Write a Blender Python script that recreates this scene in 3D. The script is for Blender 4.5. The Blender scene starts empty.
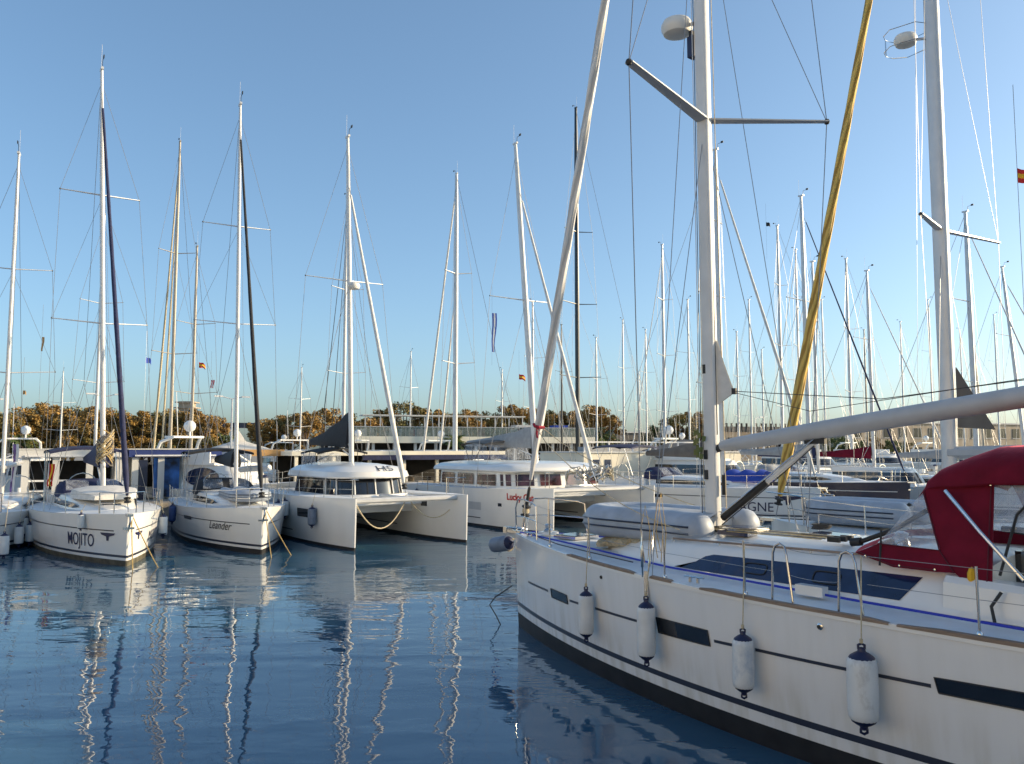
import bpy, math, random
from math import sin, cos, pi, radians as R, sqrt, atan2, tan
from mathutils import Vector, Matrix
random.seed(7)
SC = bpy.context.scene
C = SC.collection

# ------------------------------------------------------------------ camera
FPX, HZ, CAMH = 826.0, 448.0, 3.4
PITCH = math.atan((HZ-382)/FPX)
cd = bpy.data.cameras.new('camera'); cam = bpy.data.objects.new('camera', cd); C.objects.link(cam)
cd.sensor_width = 36; cd.lens = FPX/1024*36; cd.clip_end = 4000; cd.clip_start = .05
cam.location = (0, 0, CAMH); cam.rotation_euler = (pi/2+PITCH, 0, 0); SC.camera = cam
def project(x, y, z):
    z -= CAMH
    fw = y*cos(PITCH)+z*sin(PITCH); up = -y*sin(PITCH)+z*cos(PITCH)
    return 512+FPX*x/fw, 382-FPX*up/fw
def ratio(px): return (px-512)/FPX*cos(PITCH)
def height_for(x, y, py):
    lo, hi = -5, 80
    for _ in range(40):
        m = (lo+hi)/2
        if project(x, y, m)[1] > py: lo = m
        else: hi = m
    return lo

# ------------------------------------------------------------------ materials
MATS = {}
def mat(name, col, rough=.5, metal=0, var=.06, vscale=3.0, bump=0, bscale=20, spec=.5, coat=0, alpha=1, trans=0, stretch=None):
    if name in MATS: return MATS[name]
    m = bpy.data.materials.new(name); m.use_nodes = True; nt = m.node_tree; b = nt.nodes['Principled BSDF']
    b.inputs['Roughness'].default_value = rough; b.inputs['Metallic'].default_value = metal
    b.inputs['Specular IOR Level'].default_value = spec
    b.inputs['Coat Weight'].default_value = coat; b.inputs['Coat Roughness'].default_value = .08
    b.inputs['Transmission Weight'].default_value = trans
    b.inputs['Alpha'].default_value = alpha
    tc = nt.nodes.new('ShaderNodeTexCoord')
    mp = nt.nodes.new('ShaderNodeMapping'); nt.links.new(tc.outputs['Object'], mp.inputs[0])
    if stretch: mp.inputs['Scale'].default_value = stretch
    n = nt.nodes.new('ShaderNodeTexNoise'); n.inputs['Scale'].default_value = vscale; n.inputs['Detail'].default_value = 6
    nt.links.new(mp.outputs[0], n.inputs['Vector'])
    r = nt.nodes.new('ShaderNodeValToRGB')
    r.color_ramp.elements[0].position = .3; r.color_ramp.elements[1].position = .7
    r.color_ramp.elements[0].color = [max(0, c*(1-var*1.6)) for c in col]+[1]
    r.color_ramp.elements[1].color = [min(1, c*(1+var)) for c in col]+[1]
    nt.links.new(n.outputs['Fac'], r.inputs[0]); nt.links.new(r.outputs[0], b.inputs['Base Color'])
    if bump:
        n2 = nt.nodes.new('ShaderNodeTexNoise'); n2.inputs['Scale'].default_value = bscale; n2.inputs['Detail'].default_value = 4
        nt.links.new(mp.outputs[0], n2.inputs['Vector'])
        bp = nt.nodes.new('ShaderNodeBump'); bp.inputs['Strength'].default_value = bump; bp.inputs['Distance'].default_value = .02
        nt.links.new(n2.outputs['Fac'], bp.inputs['Height']); nt.links.new(bp.outputs[0], b.inputs['Normal'])
    MATS[name] = m; return m
M_gel = mat('white_gelcoat', (.78,.77,.74), .22, var=.04, vscale=.9, coat=.3, stretch=(1,1,.35))
M_gel_old = mat('chalky_gelcoat', (.72,.70,.65), .4, var=.1, vscale=1.6, stretch=(1,1,.3))
M_cream = mat('cream_gelcoat', (.62,.58,.48), .4, var=.08, vscale=1.5)
M_deck = mat('deck_white', (.74,.75,.75), .55, var=.05, vscale=4, bump=.15, bscale=90)
M_grey = mat('light_grey_paint', (.45,.46,.47), .5)
M_navyh = mat('navy_hull_paint', (.015,.02,.05), .2, coat=.4)
M_black = mat('black_antifouling', (.018,.018,.02), .55, var=.3)
M_brownb = mat('weedy_antifouling', (.10,.09,.06), .7, var=.3)
M_stripe = mat('dark_stripe', (.03,.035,.055), .3)
M_navy = mat('navy_canvas', (.018,.024,.075), .8, var=.2, vscale=6, bump=.3, bscale=12)
M_blackc = mat('black_canvas', (.02,.021,.025), .8, var=.2, vscale=6, bump=.3, bscale=12)
M_greyc = mat('grey_canvas', (.33,.33,.33), .8, var=.1, vscale=5, bump=.3, bscale=12)
M_taupe = mat('taupe_canvas', (.16,.14,.12), .85, var=.12)
M_burg = mat('burgundy_canvas', (.15,.005,.020), .85, var=.14, vscale=4, bump=.9, bscale=4.5)
_b = M_burg.node_tree.nodes['Principled BSDF']; _b.inputs['Sheen Weight'].default_value = .5; _b.inputs['Sheen Roughness'].default_value = .4; _b.inputs['Sheen Tint'].default_value = (1,.25,.35,1); _b.inputs['Specular IOR Level'].default_value = .2
M_burgd = mat('burgundy_seam', (.09,.004,.014), .8)
M_sail = mat('white_sailcloth', (.66,.64,.60), .7, var=.08, vscale=5, bump=.4, bscale=10)
M_yel = mat('ochre_sailcloth', (.56,.33,.055), .75, var=.22, vscale=7, bump=.6, bscale=9)
M_alu = mat('mast_aluminium', (.60,.60,.60), .38, metal=.25, var=.05)
M_alu_w = mat('white_mast_paint', (.66,.66,.65), .35, var=.05)
M_carb = mat('carbon_black_mast', (.012,.013,.016), .3)
M_brm = mat('bronze_mast', (.36,.32,.26), .4, metal=.2)
M_steel = mat('stainless_steel', (.62,.62,.62), .18, metal=1, var=.03)
M_wire = mat('wire_rope', (.26,.26,.27), .4, metal=.5)
M_win = mat('smoked_window', (.012,.014,.02), .06, spec=.8, var=.3)
M_winb = mat('blue_tinted_window', (.012,.025,.075), .08, spec=.8, var=.3)
M_winr = mat('reddish_window', (.07,.025,.03), .1, spec=.6, var=.6, vscale=2.5)
M_rub = mat('black_rubber', (.02,.02,.02), .6)
M_navyp = mat('navy_plastic', (.012,.016,.06), .45)
M_fend = mat('fender_vinyl', (.66,.68,.68), .42, var=.07, vscale=5)
M_fendb = mat('grey_blue_fender_vinyl', (.16,.2,.27), .5, var=.12, vscale=7)
M_fendn = mat('blue_fender_vinyl', (.02,.06,.2), .5, var=.12, vscale=7)
M_rib = mat('grey_inflatable_tube', (.36,.40,.46), .5, var=.1, vscale=4)
M_ribp = mat('pale_inflatable_tube', (.55,.55,.53), .5, var=.08, vscale=4)
M_teak = mat('weathered_teak', (.27,.20,.15), .7, var=.2, vscale=8, stretch=(.3,4,4))
M_teakw = mat('warm_teak', (.42,.24,.08), .5, var=.2, vscale=8)
M_rope = mat('cream_rope', (.50,.42,.28), .85, var=.2, vscale=20)
M_ropey = mat('ochre_rope', (.45,.32,.13), .85, var=.2, vscale=20)
M_roped = mat('dark_rope', (.05,.05,.05), .85, var=.2, vscale=20)
M_blue = mat('blue_webbing', (.015,.035,.42), .6)
M_red = mat('red_cloth', (.55,.02,.02), .8)
M_yfl = mat('yellow_cloth', (.75,.42,.02), .8)
M_bfl = mat('blue_cloth', (.02,.06,.35), .8)
M_wfl = mat('white_cloth', (.7,.7,.7), .8)
M_pfl = mat('purple_cloth', (.2,.12,.32), .8, var=.7, vscale=3)
M_conc = mat('quay_concrete', (.33,.30,.26), .85, var=.25, vscale=1.2, bump=.4, bscale=6)
M_pave = mat('paving', (.30,.27,.23), .85, var=.2, vscale=2)
M_wallc = mat('cream_render', (.80,.74,.60), .8, var=.06, vscale=.8)
M_wallw = mat('white_render', (.62,.61,.58), .8, var=.06, vscale=.8)
M_beige = mat('beige_facade', (.42,.34,.25), .85, var=.12, vscale=.6)
M_bounce = mat('warm_bounce_wall', (.78,.66,.46), .85, var=.08, vscale=.4)  # warm wall colour of the added bounce block
M_kblue = mat('kiosk_blue', (.02,.04,.17), .6)
M_panel = mat('poster_blue', (.03,.12,.36), .6, var=.6, vscale=1.4)
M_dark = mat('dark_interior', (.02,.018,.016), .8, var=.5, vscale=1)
M_glass = mat('green_balustrade_glass', (.22,.27,.25), .15, spec=.6, var=.2, alpha=.5)
M_crim = mat('crimson_tie', (.33,.01,.035), .8)
M_tent = mat('tent_canvas', (.6,.57,.52), .8)
M_awn = mat('orange_awning', (.52,.30,.12), .8)
M_txt = mat('navy_lettering', (.012,.014,.06), .4)
M_txtr = mat('red_lettering', (.45,.015,.02), .4)
M_txtk = mat('black_lettering', (.02,.02,.02), .4)
M_bark = mat('bark', (.12,.09,.07), .9, var=.3, vscale=8)
M_dirt = mat('dry_ground', (.20,.17,.12), .95, var=.2, vscale=.5)
def clear_vinyl():
    m = bpy.data.materials.new('clear_vinyl'); m.use_nodes = True; nt = m.node_tree; b = nt.nodes['Principled BSDF']
    b.inputs['Base Color'].default_value = (.55,.6,.68,1); b.inputs['Roughness'].default_value = .06
    tc = nt.nodes.new('ShaderNodeTexCoord'); n = nt.nodes.new('ShaderNodeTexNoise'); n.inputs['Scale'].default_value = 3; n.inputs['Detail'].default_value = 3; n.inputs['Distortion'].default_value = 1.5
    nt.links.new(tc.outputs['Object'], n.inputs['Vector'])
    mr = nt.nodes.new('ShaderNodeMapRange'); mr.inputs[1].default_value = .35; mr.inputs[2].default_value = .7; mr.inputs[3].default_value = .14; mr.inputs[4].default_value = .42
    nt.links.new(n.outputs['Fac'], mr.inputs[0]); nt.links.new(mr.outputs[0], b.inputs['Alpha'])
    bp = nt.nodes.new('ShaderNodeBump'); bp.inputs['Strength'].default_value = .5; bp.inputs['Distance'].default_value = .03
    nt.links.new(n.outputs['Fac'], bp.inputs['Height']); nt.links.new(bp.outputs[0], b.inputs['Normal'])
    return m
M_clear = clear_vinyl()
def spiral_cloth(name, ca, cb, rep):
    m = bpy.data.materials.new(name); m.use_nodes = True; nt = m.node_tree; b = nt.nodes['Principled BSDF']; b.inputs['Roughness'].default_value = .75
    tc = nt.nodes.new('ShaderNodeTexCoord'); mp = nt.nodes.new('ShaderNodeMapping'); mp.inputs['Scale'].default_value = (4.5,4.5,1); mp.inputs['Rotation'].default_value = (0,.25,0)
    wv = nt.nodes.new('ShaderNodeTexWave'); wv.wave_type = 'BANDS'; wv.bands_direction = 'DIAGONAL'; wv.inputs['Scale'].default_value = rep; wv.inputs['Distortion'].default_value = 2.2; wv.inputs['Detail'].default_value = 3; wv.inputs['Detail Scale'].default_value = 1.2
    r = nt.nodes.new('ShaderNodeValToRGB'); r.color_ramp.elements[0].color = (*ca,1); r.color_ramp.elements[1].color = (*cb,1); r.color_ramp.elements[0].position = .15; r.color_ramp.elements[1].position = .5
    bp = nt.nodes.new('ShaderNodeBump'); bp.inputs['Strength'].default_value = .9; bp.inputs['Distance'].default_value = .03
    nt.links.new(tc.outputs['Object'], mp.inputs[0]); nt.links.new(mp.outputs[0], wv.inputs['Vector']); nt.links.new(wv.outputs['Fac'], r.inputs[0]); nt.links.new(r.outputs[0], b.inputs['Base Color'])
    nt.links.new(wv.outputs['Fac'], bp.inputs['Height']); nt.links.new(bp.outputs[0], b.inputs['Normal']); return m
M_yel = spiral_cloth('ochre_sailcloth_wrap', (.38,.22,.04), (.72,.48,.12), 1.1)
M_sailw = spiral_cloth('white_sailcloth_wrap', (.50,.48,.45), (.72,.70,.67), 1.0)
def hull_gel():
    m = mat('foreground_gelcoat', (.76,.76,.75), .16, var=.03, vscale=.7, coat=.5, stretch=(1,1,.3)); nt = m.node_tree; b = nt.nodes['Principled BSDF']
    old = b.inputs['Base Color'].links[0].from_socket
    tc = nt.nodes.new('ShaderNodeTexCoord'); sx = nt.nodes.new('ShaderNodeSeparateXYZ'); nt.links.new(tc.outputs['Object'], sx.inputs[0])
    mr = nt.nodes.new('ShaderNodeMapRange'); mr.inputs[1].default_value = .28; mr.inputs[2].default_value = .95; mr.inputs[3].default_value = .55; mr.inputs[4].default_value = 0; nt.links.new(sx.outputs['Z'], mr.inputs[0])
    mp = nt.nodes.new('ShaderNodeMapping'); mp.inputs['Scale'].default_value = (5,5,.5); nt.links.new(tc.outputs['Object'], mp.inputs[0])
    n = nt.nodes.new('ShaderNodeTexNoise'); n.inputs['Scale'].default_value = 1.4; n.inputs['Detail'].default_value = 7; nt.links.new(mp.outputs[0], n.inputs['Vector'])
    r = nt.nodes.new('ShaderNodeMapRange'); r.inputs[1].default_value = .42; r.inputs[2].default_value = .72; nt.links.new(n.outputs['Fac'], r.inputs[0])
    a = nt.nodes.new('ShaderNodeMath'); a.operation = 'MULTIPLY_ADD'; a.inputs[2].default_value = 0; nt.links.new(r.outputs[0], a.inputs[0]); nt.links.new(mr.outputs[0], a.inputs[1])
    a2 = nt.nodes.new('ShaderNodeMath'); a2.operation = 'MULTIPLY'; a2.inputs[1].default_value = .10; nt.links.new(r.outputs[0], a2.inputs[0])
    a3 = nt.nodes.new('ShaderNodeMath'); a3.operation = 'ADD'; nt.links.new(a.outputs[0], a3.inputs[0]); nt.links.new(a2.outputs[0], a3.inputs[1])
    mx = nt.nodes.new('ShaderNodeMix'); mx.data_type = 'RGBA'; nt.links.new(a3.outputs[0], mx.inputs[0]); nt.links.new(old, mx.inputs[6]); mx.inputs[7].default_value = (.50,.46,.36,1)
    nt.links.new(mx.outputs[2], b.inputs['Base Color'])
    # very slight unfairness of the moulding
    n3 = nt.nodes.new('ShaderNodeTexNoise'); n3.inputs['Scale'].default_value = 1.1; n3.inputs['Detail'].default_value = 2; nt.links.new(tc.outputs['Object'], n3.inputs['Vector'])
    bp = nt.nodes.new('ShaderNodeBump'); bp.inputs['Strength'].default_value = .25; bp.inputs['Distance'].default_value = .02; nt.links.new(n3.outputs['Fac'], bp.inputs['Height']); nt.links.new(bp.outputs[0], b.inputs['Normal']); nt.links.new(bp.outputs[0], b.inputs['Coat Normal'])
    return m
M_hullf = hull_gel()
def grimy(name, seed):
    m = mat(name, (.66,.68,.68), .42, var=.05, vscale=4); nt = m.node_tree; b = nt.nodes['Principled BSDF']; old = b.inputs['Base Color'].links[0].from_socket
    tc = nt.nodes.new('ShaderNodeTexCoord'); mp = nt.nodes.new('ShaderNodeMapping'); mp.inputs['Location'].default_value = (seed,seed*2,0); mp.inputs['Scale'].default_value = (1,1,.6); nt.links.new(tc.outputs['Object'], mp.inputs[0])
    n = nt.nodes.new('ShaderNodeTexNoise'); n.inputs['Scale'].default_value = 5; n.inputs['Detail'].default_value = 8; n.inputs['Roughness'].default_value = .7; nt.links.new(mp.outputs[0], n.inputs['Vector'])
    r = nt.nodes.new('ShaderNodeMapRange'); r.inputs[1].default_value = .5; r.inputs[2].default_value = .75; r.inputs[4].default_value = .75; nt.links.new(n.outputs['Fac'], r.inputs[0])
    mx = nt.nodes.new('ShaderNodeMix'); mx.data_type = 'RGBA'; nt.links.new(r.outputs[0], mx.inputs[0]); nt.links.new(old, mx.inputs[6]); mx.inputs[7].default_value = (.30,.29,.27,1) if seed > 3 else (.22,.32,.45,1)
    nt.links.new(mx.outputs[2], b.inputs['Base Color']); return m
M_fgrime = grimy('grimy_fender_vinyl', 7.0); M_fblue = grimy('blue_smeared_fender_vinyl', 2.0)
def leaf_mat(name, c0, c1, c2):
    m = bpy.data.materials.new(name); m.use_nodes = True; nt = m.node_tree; b = nt.nodes['Principled BSDF']
    b.inputs['Roughness'].default_value = .6
    tc = nt.nodes.new('ShaderNodeTexCoord'); n = nt.nodes.new('ShaderNodeTexNoise'); n.inputs['Scale'].default_value = .9; n.inputs['Detail'].default_value = 8; n.inputs['Roughness'].default_value = .75
    nt.links.new(tc.outputs['Object'], n.inputs['Vector'])
    r = nt.nodes.new('ShaderNodeValToRGB'); e = r.color_ramp.elements
    e[0].position = .36; e[0].color = (*c0, 1); e[1].position = .64; e[1].color = (*c2, 1)
    x = e.new(.5); x.color = (*c1, 1)
    nt.links.new(n.outputs['Fac'], r.inputs[0]); nt.links.new(r.outputs[0], b.inputs['Base Color'])
    return m
M_leafg = leaf_mat('autumn_gold_leaves', (.10,.09,.03), (.30,.175,.04), (.50,.28,.055))
M_leafo = leaf_mat('olive_leaves', (.07,.09,.025), (.18,.14,.035), (.36,.22,.05))
M_leafd = leaf_mat('green_leaves', (.05,.09,.02), (.10,.13,.03), (.2,.18,.04))
M_palm = leaf_mat('palm_leaves', (.03,.06,.015), (.07,.10,.025), (.16,.14,.04))

# ------------------------------------------------------------------ mesh builder
class MB:
    def __init__(s): s.v = []; s.f = []; s.m = []; s.mats = []
    def mi(s, m):
        if m not in s.mats: s.mats.append(m)
        return s.mats.index(m)
    def add(s, vs, fs, m):
        o = len(s.v); k = s.mi(m)
        s.v += [tuple(v) for v in vs]
        for f in fs: s.f.append(tuple(i+o for i in f)); s.m.append(k)
        return s
    def box(s, c, d, m, rz=0, bev=0):
        cx, cy, cz = c; hx, hy, hz = d[0]/2, d[1]/2, d[2]/2; ca, sa = cos(rz), sin(rz)
        vs = [];
        for z in (-hz, hz):
            for x, y in ((-hx,-hy),(hx,-hy),(hx,hy),(-hx,hy)):
                vs.append((cx+x*ca-y*sa, cy+x*sa+y*ca, cz+z))
        return s.add(vs, [(3,2,1,0),(4,5,6,7),(0,1,5,4),(1,2,6,5),(2,3,7,6),(3,0,4,7)], m)
    def tube(s, pts, r, m, n=6, cap=True, flat=None, sq=1.0):
        """tube through points; r number or list; flat=(a,b) oval factors"""
        P = [Vector(p) for p in pts]; k = len(P)
        rr = r if isinstance(r, (list, tuple)) else [r]*k
        vs = []; up = None
        for i, p in enumerate(P):
            t = (P[min(i+1,k-1)]-P[max(i-1,0)])
            if t.length < 1e-9: t = Vector((0,0,1))
            t.normalize()
            if up is None:
                up = Vector((1,0,0)) if abs(t.x) < .9 else Vector((0,0,1))
                if flat and abs(t.z) > .8: up = Vector((1,0,0))
            a = (up-t*up.dot(t)); a.normalize(); b = t.cross(a); up = a
            fa, fb = flat if flat else (1, 1)
            for j in range(n):
                an = 2*pi*j/n+pi/n
                vs.append(p+a*(rr[i]*fa*math.copysign(abs(cos(an))**sq, cos(an)))+b*(rr[i]*fb*math.copysign(abs(sin(an))**sq, sin(an))))
        fs = [(i*n+j, i*n+(j+1)%n, (i+1)*n+(j+1)%n, (i+1)*n+j) for i in range(k-1) for j in range(n)]
        if cap: fs += [tuple(range(n-1,-1,-1)), tuple((k-1)*n+j for j in range(n))]
        return s.add(vs, fs, m)
    def lathe(s, prof, c, m, n=16, axis=(0,0,1)):
        """prof list of (r, h) along axis from c"""
        ax = Vector(axis).normalized(); a = ax.orthogonal().normalized(); b = ax.cross(a); c = Vector(c)
        vs = [c+ax*h+(a*cos(2*pi*j/n)+b*sin(2*pi*j/n))*max(r,1e-4) for r, h in prof for j in range(n)]
        k = len(prof)
        fs = [(i*n+j, i*n+(j+1)%n, (i+1)*n+(j+1)%n, (i+1)*n+j) for i in range(k-1) for j in range(n)]
        fs += [tuple(range(n-1,-1,-1)), tuple((k-1)*n+j for j in range(n))]
        return s.add(vs, fs, m)
    def ball(s, c, r, m, n=12, sz=1, sx=1, sy=1):
        c = Vector(c); vs = []; q = n//2
        for i in range(q+1):
            th = pi*i/q
            for j in range(n):
                vs.append(c+Vector((r*sx*sin(th)*cos(2*pi*j/n), r*sy*sin(th)*sin(2*pi*j/n), r*sz*cos(th))))
        fs = [(i*n+j, (i+1)*n+j, (i+1)*n+(j+1)%n, i*n+(j+1)%n) for i in range(q) for j in range(n)]
        return s.add(vs, fs, m)
    def grid(s, rows, m, closed=False):
        """rows: list of equal length point lists; m material or per row-strip list"""
        n = len(rows[0]); vs = [p for r in rows for p in r]
        for i in range(len(rows)-1):
            pass
        o = len(s.v); s.v += [tuple(v) for v in vs]
        for i in range(len(rows)-1):
            for j in range(n if closed else n-1):
                j2 = (j+1) % n
                s.f.append((o+i*n+j, o+i*n+j2, o+(i+1)*n+j2, o+(i+1)*n+j)); s.m.append(s.mi(m))
        return s
    def prism(s, poly, off, m):
        """closed polygon (3d pts) extruded by off vector"""
        n = len(poly); o = Vector(off); vs = [Vector(p) for p in poly]+[Vector(p)+o for p in poly]
        fs = [tuple(range(n-1,-1,-1)), tuple(range(n,2*n))]+[(i,(i+1)%n,(i+1)%n+n,i+n) for i in range(n)]
        return s.add(vs, fs, m)
    def build(s, name, parent=None, smooth=40, mod=None):
        me = bpy.data.meshes.new(name); me.from_pydata(s.v, [], s.f)
        for m in s.mats: me.materials.append(m)
        me.polygons.foreach_set('material_index', s.m); me.validate(); me.update()
        if smooth:
            me.shade_smooth(); me.set_sharp_from_angle(angle=R(smooth))
        o = bpy.data.objects.new(name, me); C.objects.link(o)
        if parent: o.parent = parent
        return o
def tag(o, label=None, cat=None, group=None, kind=None):
    if label: o['label'] = label
    if cat: o['category'] = cat
    if group: o['group'] = group
    if kind: o['kind'] = kind
    return o
def empty(name, loc, rz=0):
    o = bpy.data.objects.new(name, None); C.objects.link(o); o.location = loc; o.rotation_euler = (0,0,rz); o.empty_display_size = .3
    return o
def sag(a, b, d, n=8):
    a = Vector(a); b = Vector(b)
    return [a.lerp(b, i/n)-Vector((0,0,4*d*(i/n)*(1-i/n))) for i in range(n+1)]
def text_mesh(body, size, m, fn, name, parent, shear=0, thick=0.0, bold=0.0, xs=1.0):
    """text laid on a surface through fn(u, v) -> point"""
    cu = bpy.data.curves.new('lettering', 'FONT'); cu.body = body; cu.size = size; cu.shear = shear; cu.offset = bold
    cu.resolution_u = 3
    to = bpy.data.objects.new('lettering', cu); C.objects.link(to)
    dg = bpy.context.evaluated_depsgraph_get(); dg.update()
    me = bpy.data.meshes.new_from_object(to.evaluated_get(dg))
    vs = [fn(v.co.x*xs, v.co.y) for v in me.vertices]; fs = [tuple(p.vertices) for p in me.polygons]
    bpy.data.objects.remove(to); bpy.data.curves.remove(cu); bpy.data.meshes.remove(me)
    mb = MB(); mb.add(vs, fs, m); return mb.build(name, parent, smooth=0)
class Hull:
    """Sailing hull; s = metres aft of the stem, side = +1 port / -1 starboard."""
    def __init__(h, L, B, zb, zm, zs=None, tm=.6, q=2.15, qw=2.0, bw=.9, rake=.12, tail=.12, dep=.5, flare=.7, yo=0.0):
        h.L,h.B,h.zb,h.zm,h.zst,h.tm,h.q,h.qw,h.bw,h.rake,h.tail,h.dep,h.flare,h.yo = L,B,zb,zm,(zs if zs else zm),tm,q,qw,bw,rake,tail,dep,flare,yo
    def _f(h, t, q, B):
        if t < h.tm: return B*(1-max(0,1-t/h.tm)**q)
        return B*(1-h.tail*((t-h.tm)/(1-h.tm))**2)
    def beam(h, s): return h._f(s/h.L, h.q, h.B)+.025
    def sheer(h, s):
        t = s/h.L
        z = h.zm+(h.zb-h.zm)*max(0,1-t/.7)**2
        if t > .7: z += (h.zst-h.zm)*((t-.7)/.3)**2
        return z
    def half(h, s, z):
        b = h.beam(s); w = h._f(s/h.L, h.qw, h.B*h.bw)+.02; zs = h.sheer(s)
        if z >= 0: return w+(b-w)*min(1,z/zs)**h.flare
        k = min(1, -z/h.dep); return w*max(0,1-k*k)**.6
    def pt(h, s, z, side, off=0.0):
        zs = h.sheer(s); rk = h.rake*(1-max(z,-h.dep)/zs)*(1-s/h.L)
        return (-(s+rk), h.yo+side*(h.half(s, z)+off), z)

# ------------------------------------------------------------------ hulls
def hull_mb(hu, bands, top, n=46, foot=True):
    """bands: [(z_top, material)...] low bands, then top material up to the sheer"""
    mb = MB(); S = [hu.L*(i/n)**1.35 for i in range(n+1)]
    zs_low = [-hu.dep, -hu.dep*.5, 0.0]+[b[0] for b in bands]
    mats = [bands[0][1], bands[0][1]]+[b[1] for b in bands]
    fr = [.25, .5, .75, .9, 1.0]
    for side in (1, -1):
        cols = []
        for s in S:
            zt = hu.sheer(s); zl = zs_low[-1]
            zz = zs_low+[zl+(zt-zl)*f for f in fr]
            cols.append([hu.pt(s, z, side) for z in zz])
        nz = len(cols[0])
        for j in range(nz-1):
            m = mats[j] if j < len(mats) else top
            r0 = [c[j] for c in cols]; r1 = [c[j+1] for c in cols]
            mb.grid([r0, r1] if side < 0 else [r1, r0], m)
        cols_end = cols[-1]
        if side == 1: endP = cols_end; st1 = cols[0]
        else: endS = cols_end; st2 = cols[0]
    for j in range(len(endP)-1):   # transom and stem
        m = mats[j] if j < len(mats) else top
        mb.add([endP[j], endP[j+1], endS[j+1], endS[j]], [(0,1,2,3)], m)
        mb.add([st1[j], st1[j+1], st2[j+1], st2[j]], [(3,2,1,0)], m)
    # keel closing
    mb.grid([[hu.pt(s,-hu.dep,1) for s in S],[hu.pt(s,-hu.dep,-1) for s in S]], bands[0][1])
    return mb
def deck_mb(hu, m, inset=.02, drop=.0, camber=.07, s1=None, n=30):
    mb = MB(); rows = []
    for i in range(n+1):
        s = .02+(hu.L-.03)*(i/n)**1.2
        b = max(.01, hu.beam(s)-inset); z = hu.sheer(s)-drop
        rows.append([(-s, hu.yo+b*k, z+camber*(1-k*k)*min(1, b)) for k in (1,.95,.6,.25,0,-.25,-.6,-.95,-1)])
    mb.grid(rows, m); return mb
def patch(hu, s0, s1, z00, z01, z10, z11, side, m, off=.008, n=10, mb=None, taper=0, flip=False):
    """patch on the hull between s0..s1; bottom/top z at s0 = z00,z01 and at s1 = z10,z11"""
    mb = mb or MB(); rt = []; rb = []
    for i in range(n+1):
        k = i/n; s = s0+(s1-s0)*k
        rb.append(hu.pt(s, z00+(z10-z00)*k, side, off)); rt.append(hu.pt(s+taper, z01+(z11-z01)*k, side, off))
    mb.grid([rb, rt] if side < 0 else [rt, rb], m)
    return mb
def coach_mb(secs, m, deckz):
    """secs: (s, w_bottom, w_top, z_side, z_centre) ; closed at both ends"""
    mb = MB(); rows = []
    for s, wb, wt, z1, z2 in secs:
        zd = deckz(s)-.04
        prof = [(wb, zd), (wb*.985+wt*.015, zd+(z1-zd)*.2), (wt*.9+wb*.1, z1-(z1-zd)*.12), (wt, z1-.01), (wt*.9, z1+(z2-z1)*.3), (wt*.5, z1+(z2-z1)*.8), (0, z2)]
        prof = prof+[(-y, z) for y, z in prof[-2::-1]]
        rows.append([(-s, y, z) for y, z in prof])
    mb.grid(rows, m)
    a, b = rows[0], rows[-1]; n = len(a)
    mb.add(a, [tuple(range(n))], m); mb.add(b, [tuple(range(n-1,-1,-1))], m)
    return mb
def rails(hu, stations, h, mb, m, rw=.007, sides=(1,-1), inset=.07, rp=.013, wires=(1.0,.5), s_start=.45, s_end=None):
    for sd in sides:
        feet = []
        for s in stations:
            b = max(.05, hu.beam(s)-inset); z = hu.sheer(s)
            p = Vector((-s, sd*b, z)); q = p+Vector((0, sd*.02, h)); feet.append((p, q))
            mb.tube([p, q], rp, m, 5)
        for w in wires:
            pts = [p.lerp(q, w*.97) for p, q in feet]
            mb.tube(pts, rw, m, 4)
def pulpit_mb(hu, h, m, r=.016, s1=1.25, mb=None):
    mb = mb or MB(); pts = []
    for i in range(9):
        a = i/8*2-1; s = s1*abs(a)**1.0; b = max(.10, hu.beam(s)-.07) if abs(a) > .01 else 0
        x = -(s)+(.12 if abs(a) < .3 else 0)
        pts.append((x, (1 if a > 0 else -1)*b if abs(a) > .01 else 0, hu.sheer(s)+h))
    pts = [(-s1*k*k*.0-s1*abs(k), 0, 0) for k in ()] or pts
    mb.tube(pts, r, m, 6)
    for a in (-1, -.5, .5, 1):
        s = s1*abs(a); b = max(.08, hu.beam(s)-.07); sg = 1 if a > 0 else -1
        mb.tube([(-s, sg*b, hu.sheer(s)+h), (-s-.03, sg*b*.98, hu.sheer(s))], r*.9, m, 6)
    mb.tube([(-s1, hu.beam(s1)-.07, hu.sheer(s1)+h*.5), (-s1*.5, hu.beam(s1*.5)-.07, hu.sheer(s1*.5)+h*.5)], r*.7, m, 5)
    mb.tube([(-s1, -hu.beam(s1)+.07, hu.sheer(s1)+h*.5), (-s1*.5, -hu.beam(s1*.5)+.07, hu.sheer(s1*.5)+h*.5)], r*.7, m, 5)
    return mb
def radar_dome(root_part, c, r, name='radar_dome', arm=None):
    mb = MB(); mb.lathe([(r*.55,-r*.55),(r*.85,-r*.45),(r,-r*.15),(r*1.01,0),(r,r*.15),(r*.85,r*.42),(r*.5,r*.55),(0,r*.6)], c, M_gel_old, 18)
    if arm: mb.tube([c, arm], .03, M_alu, 6)
    return mb.build(name, root_part)

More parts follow.
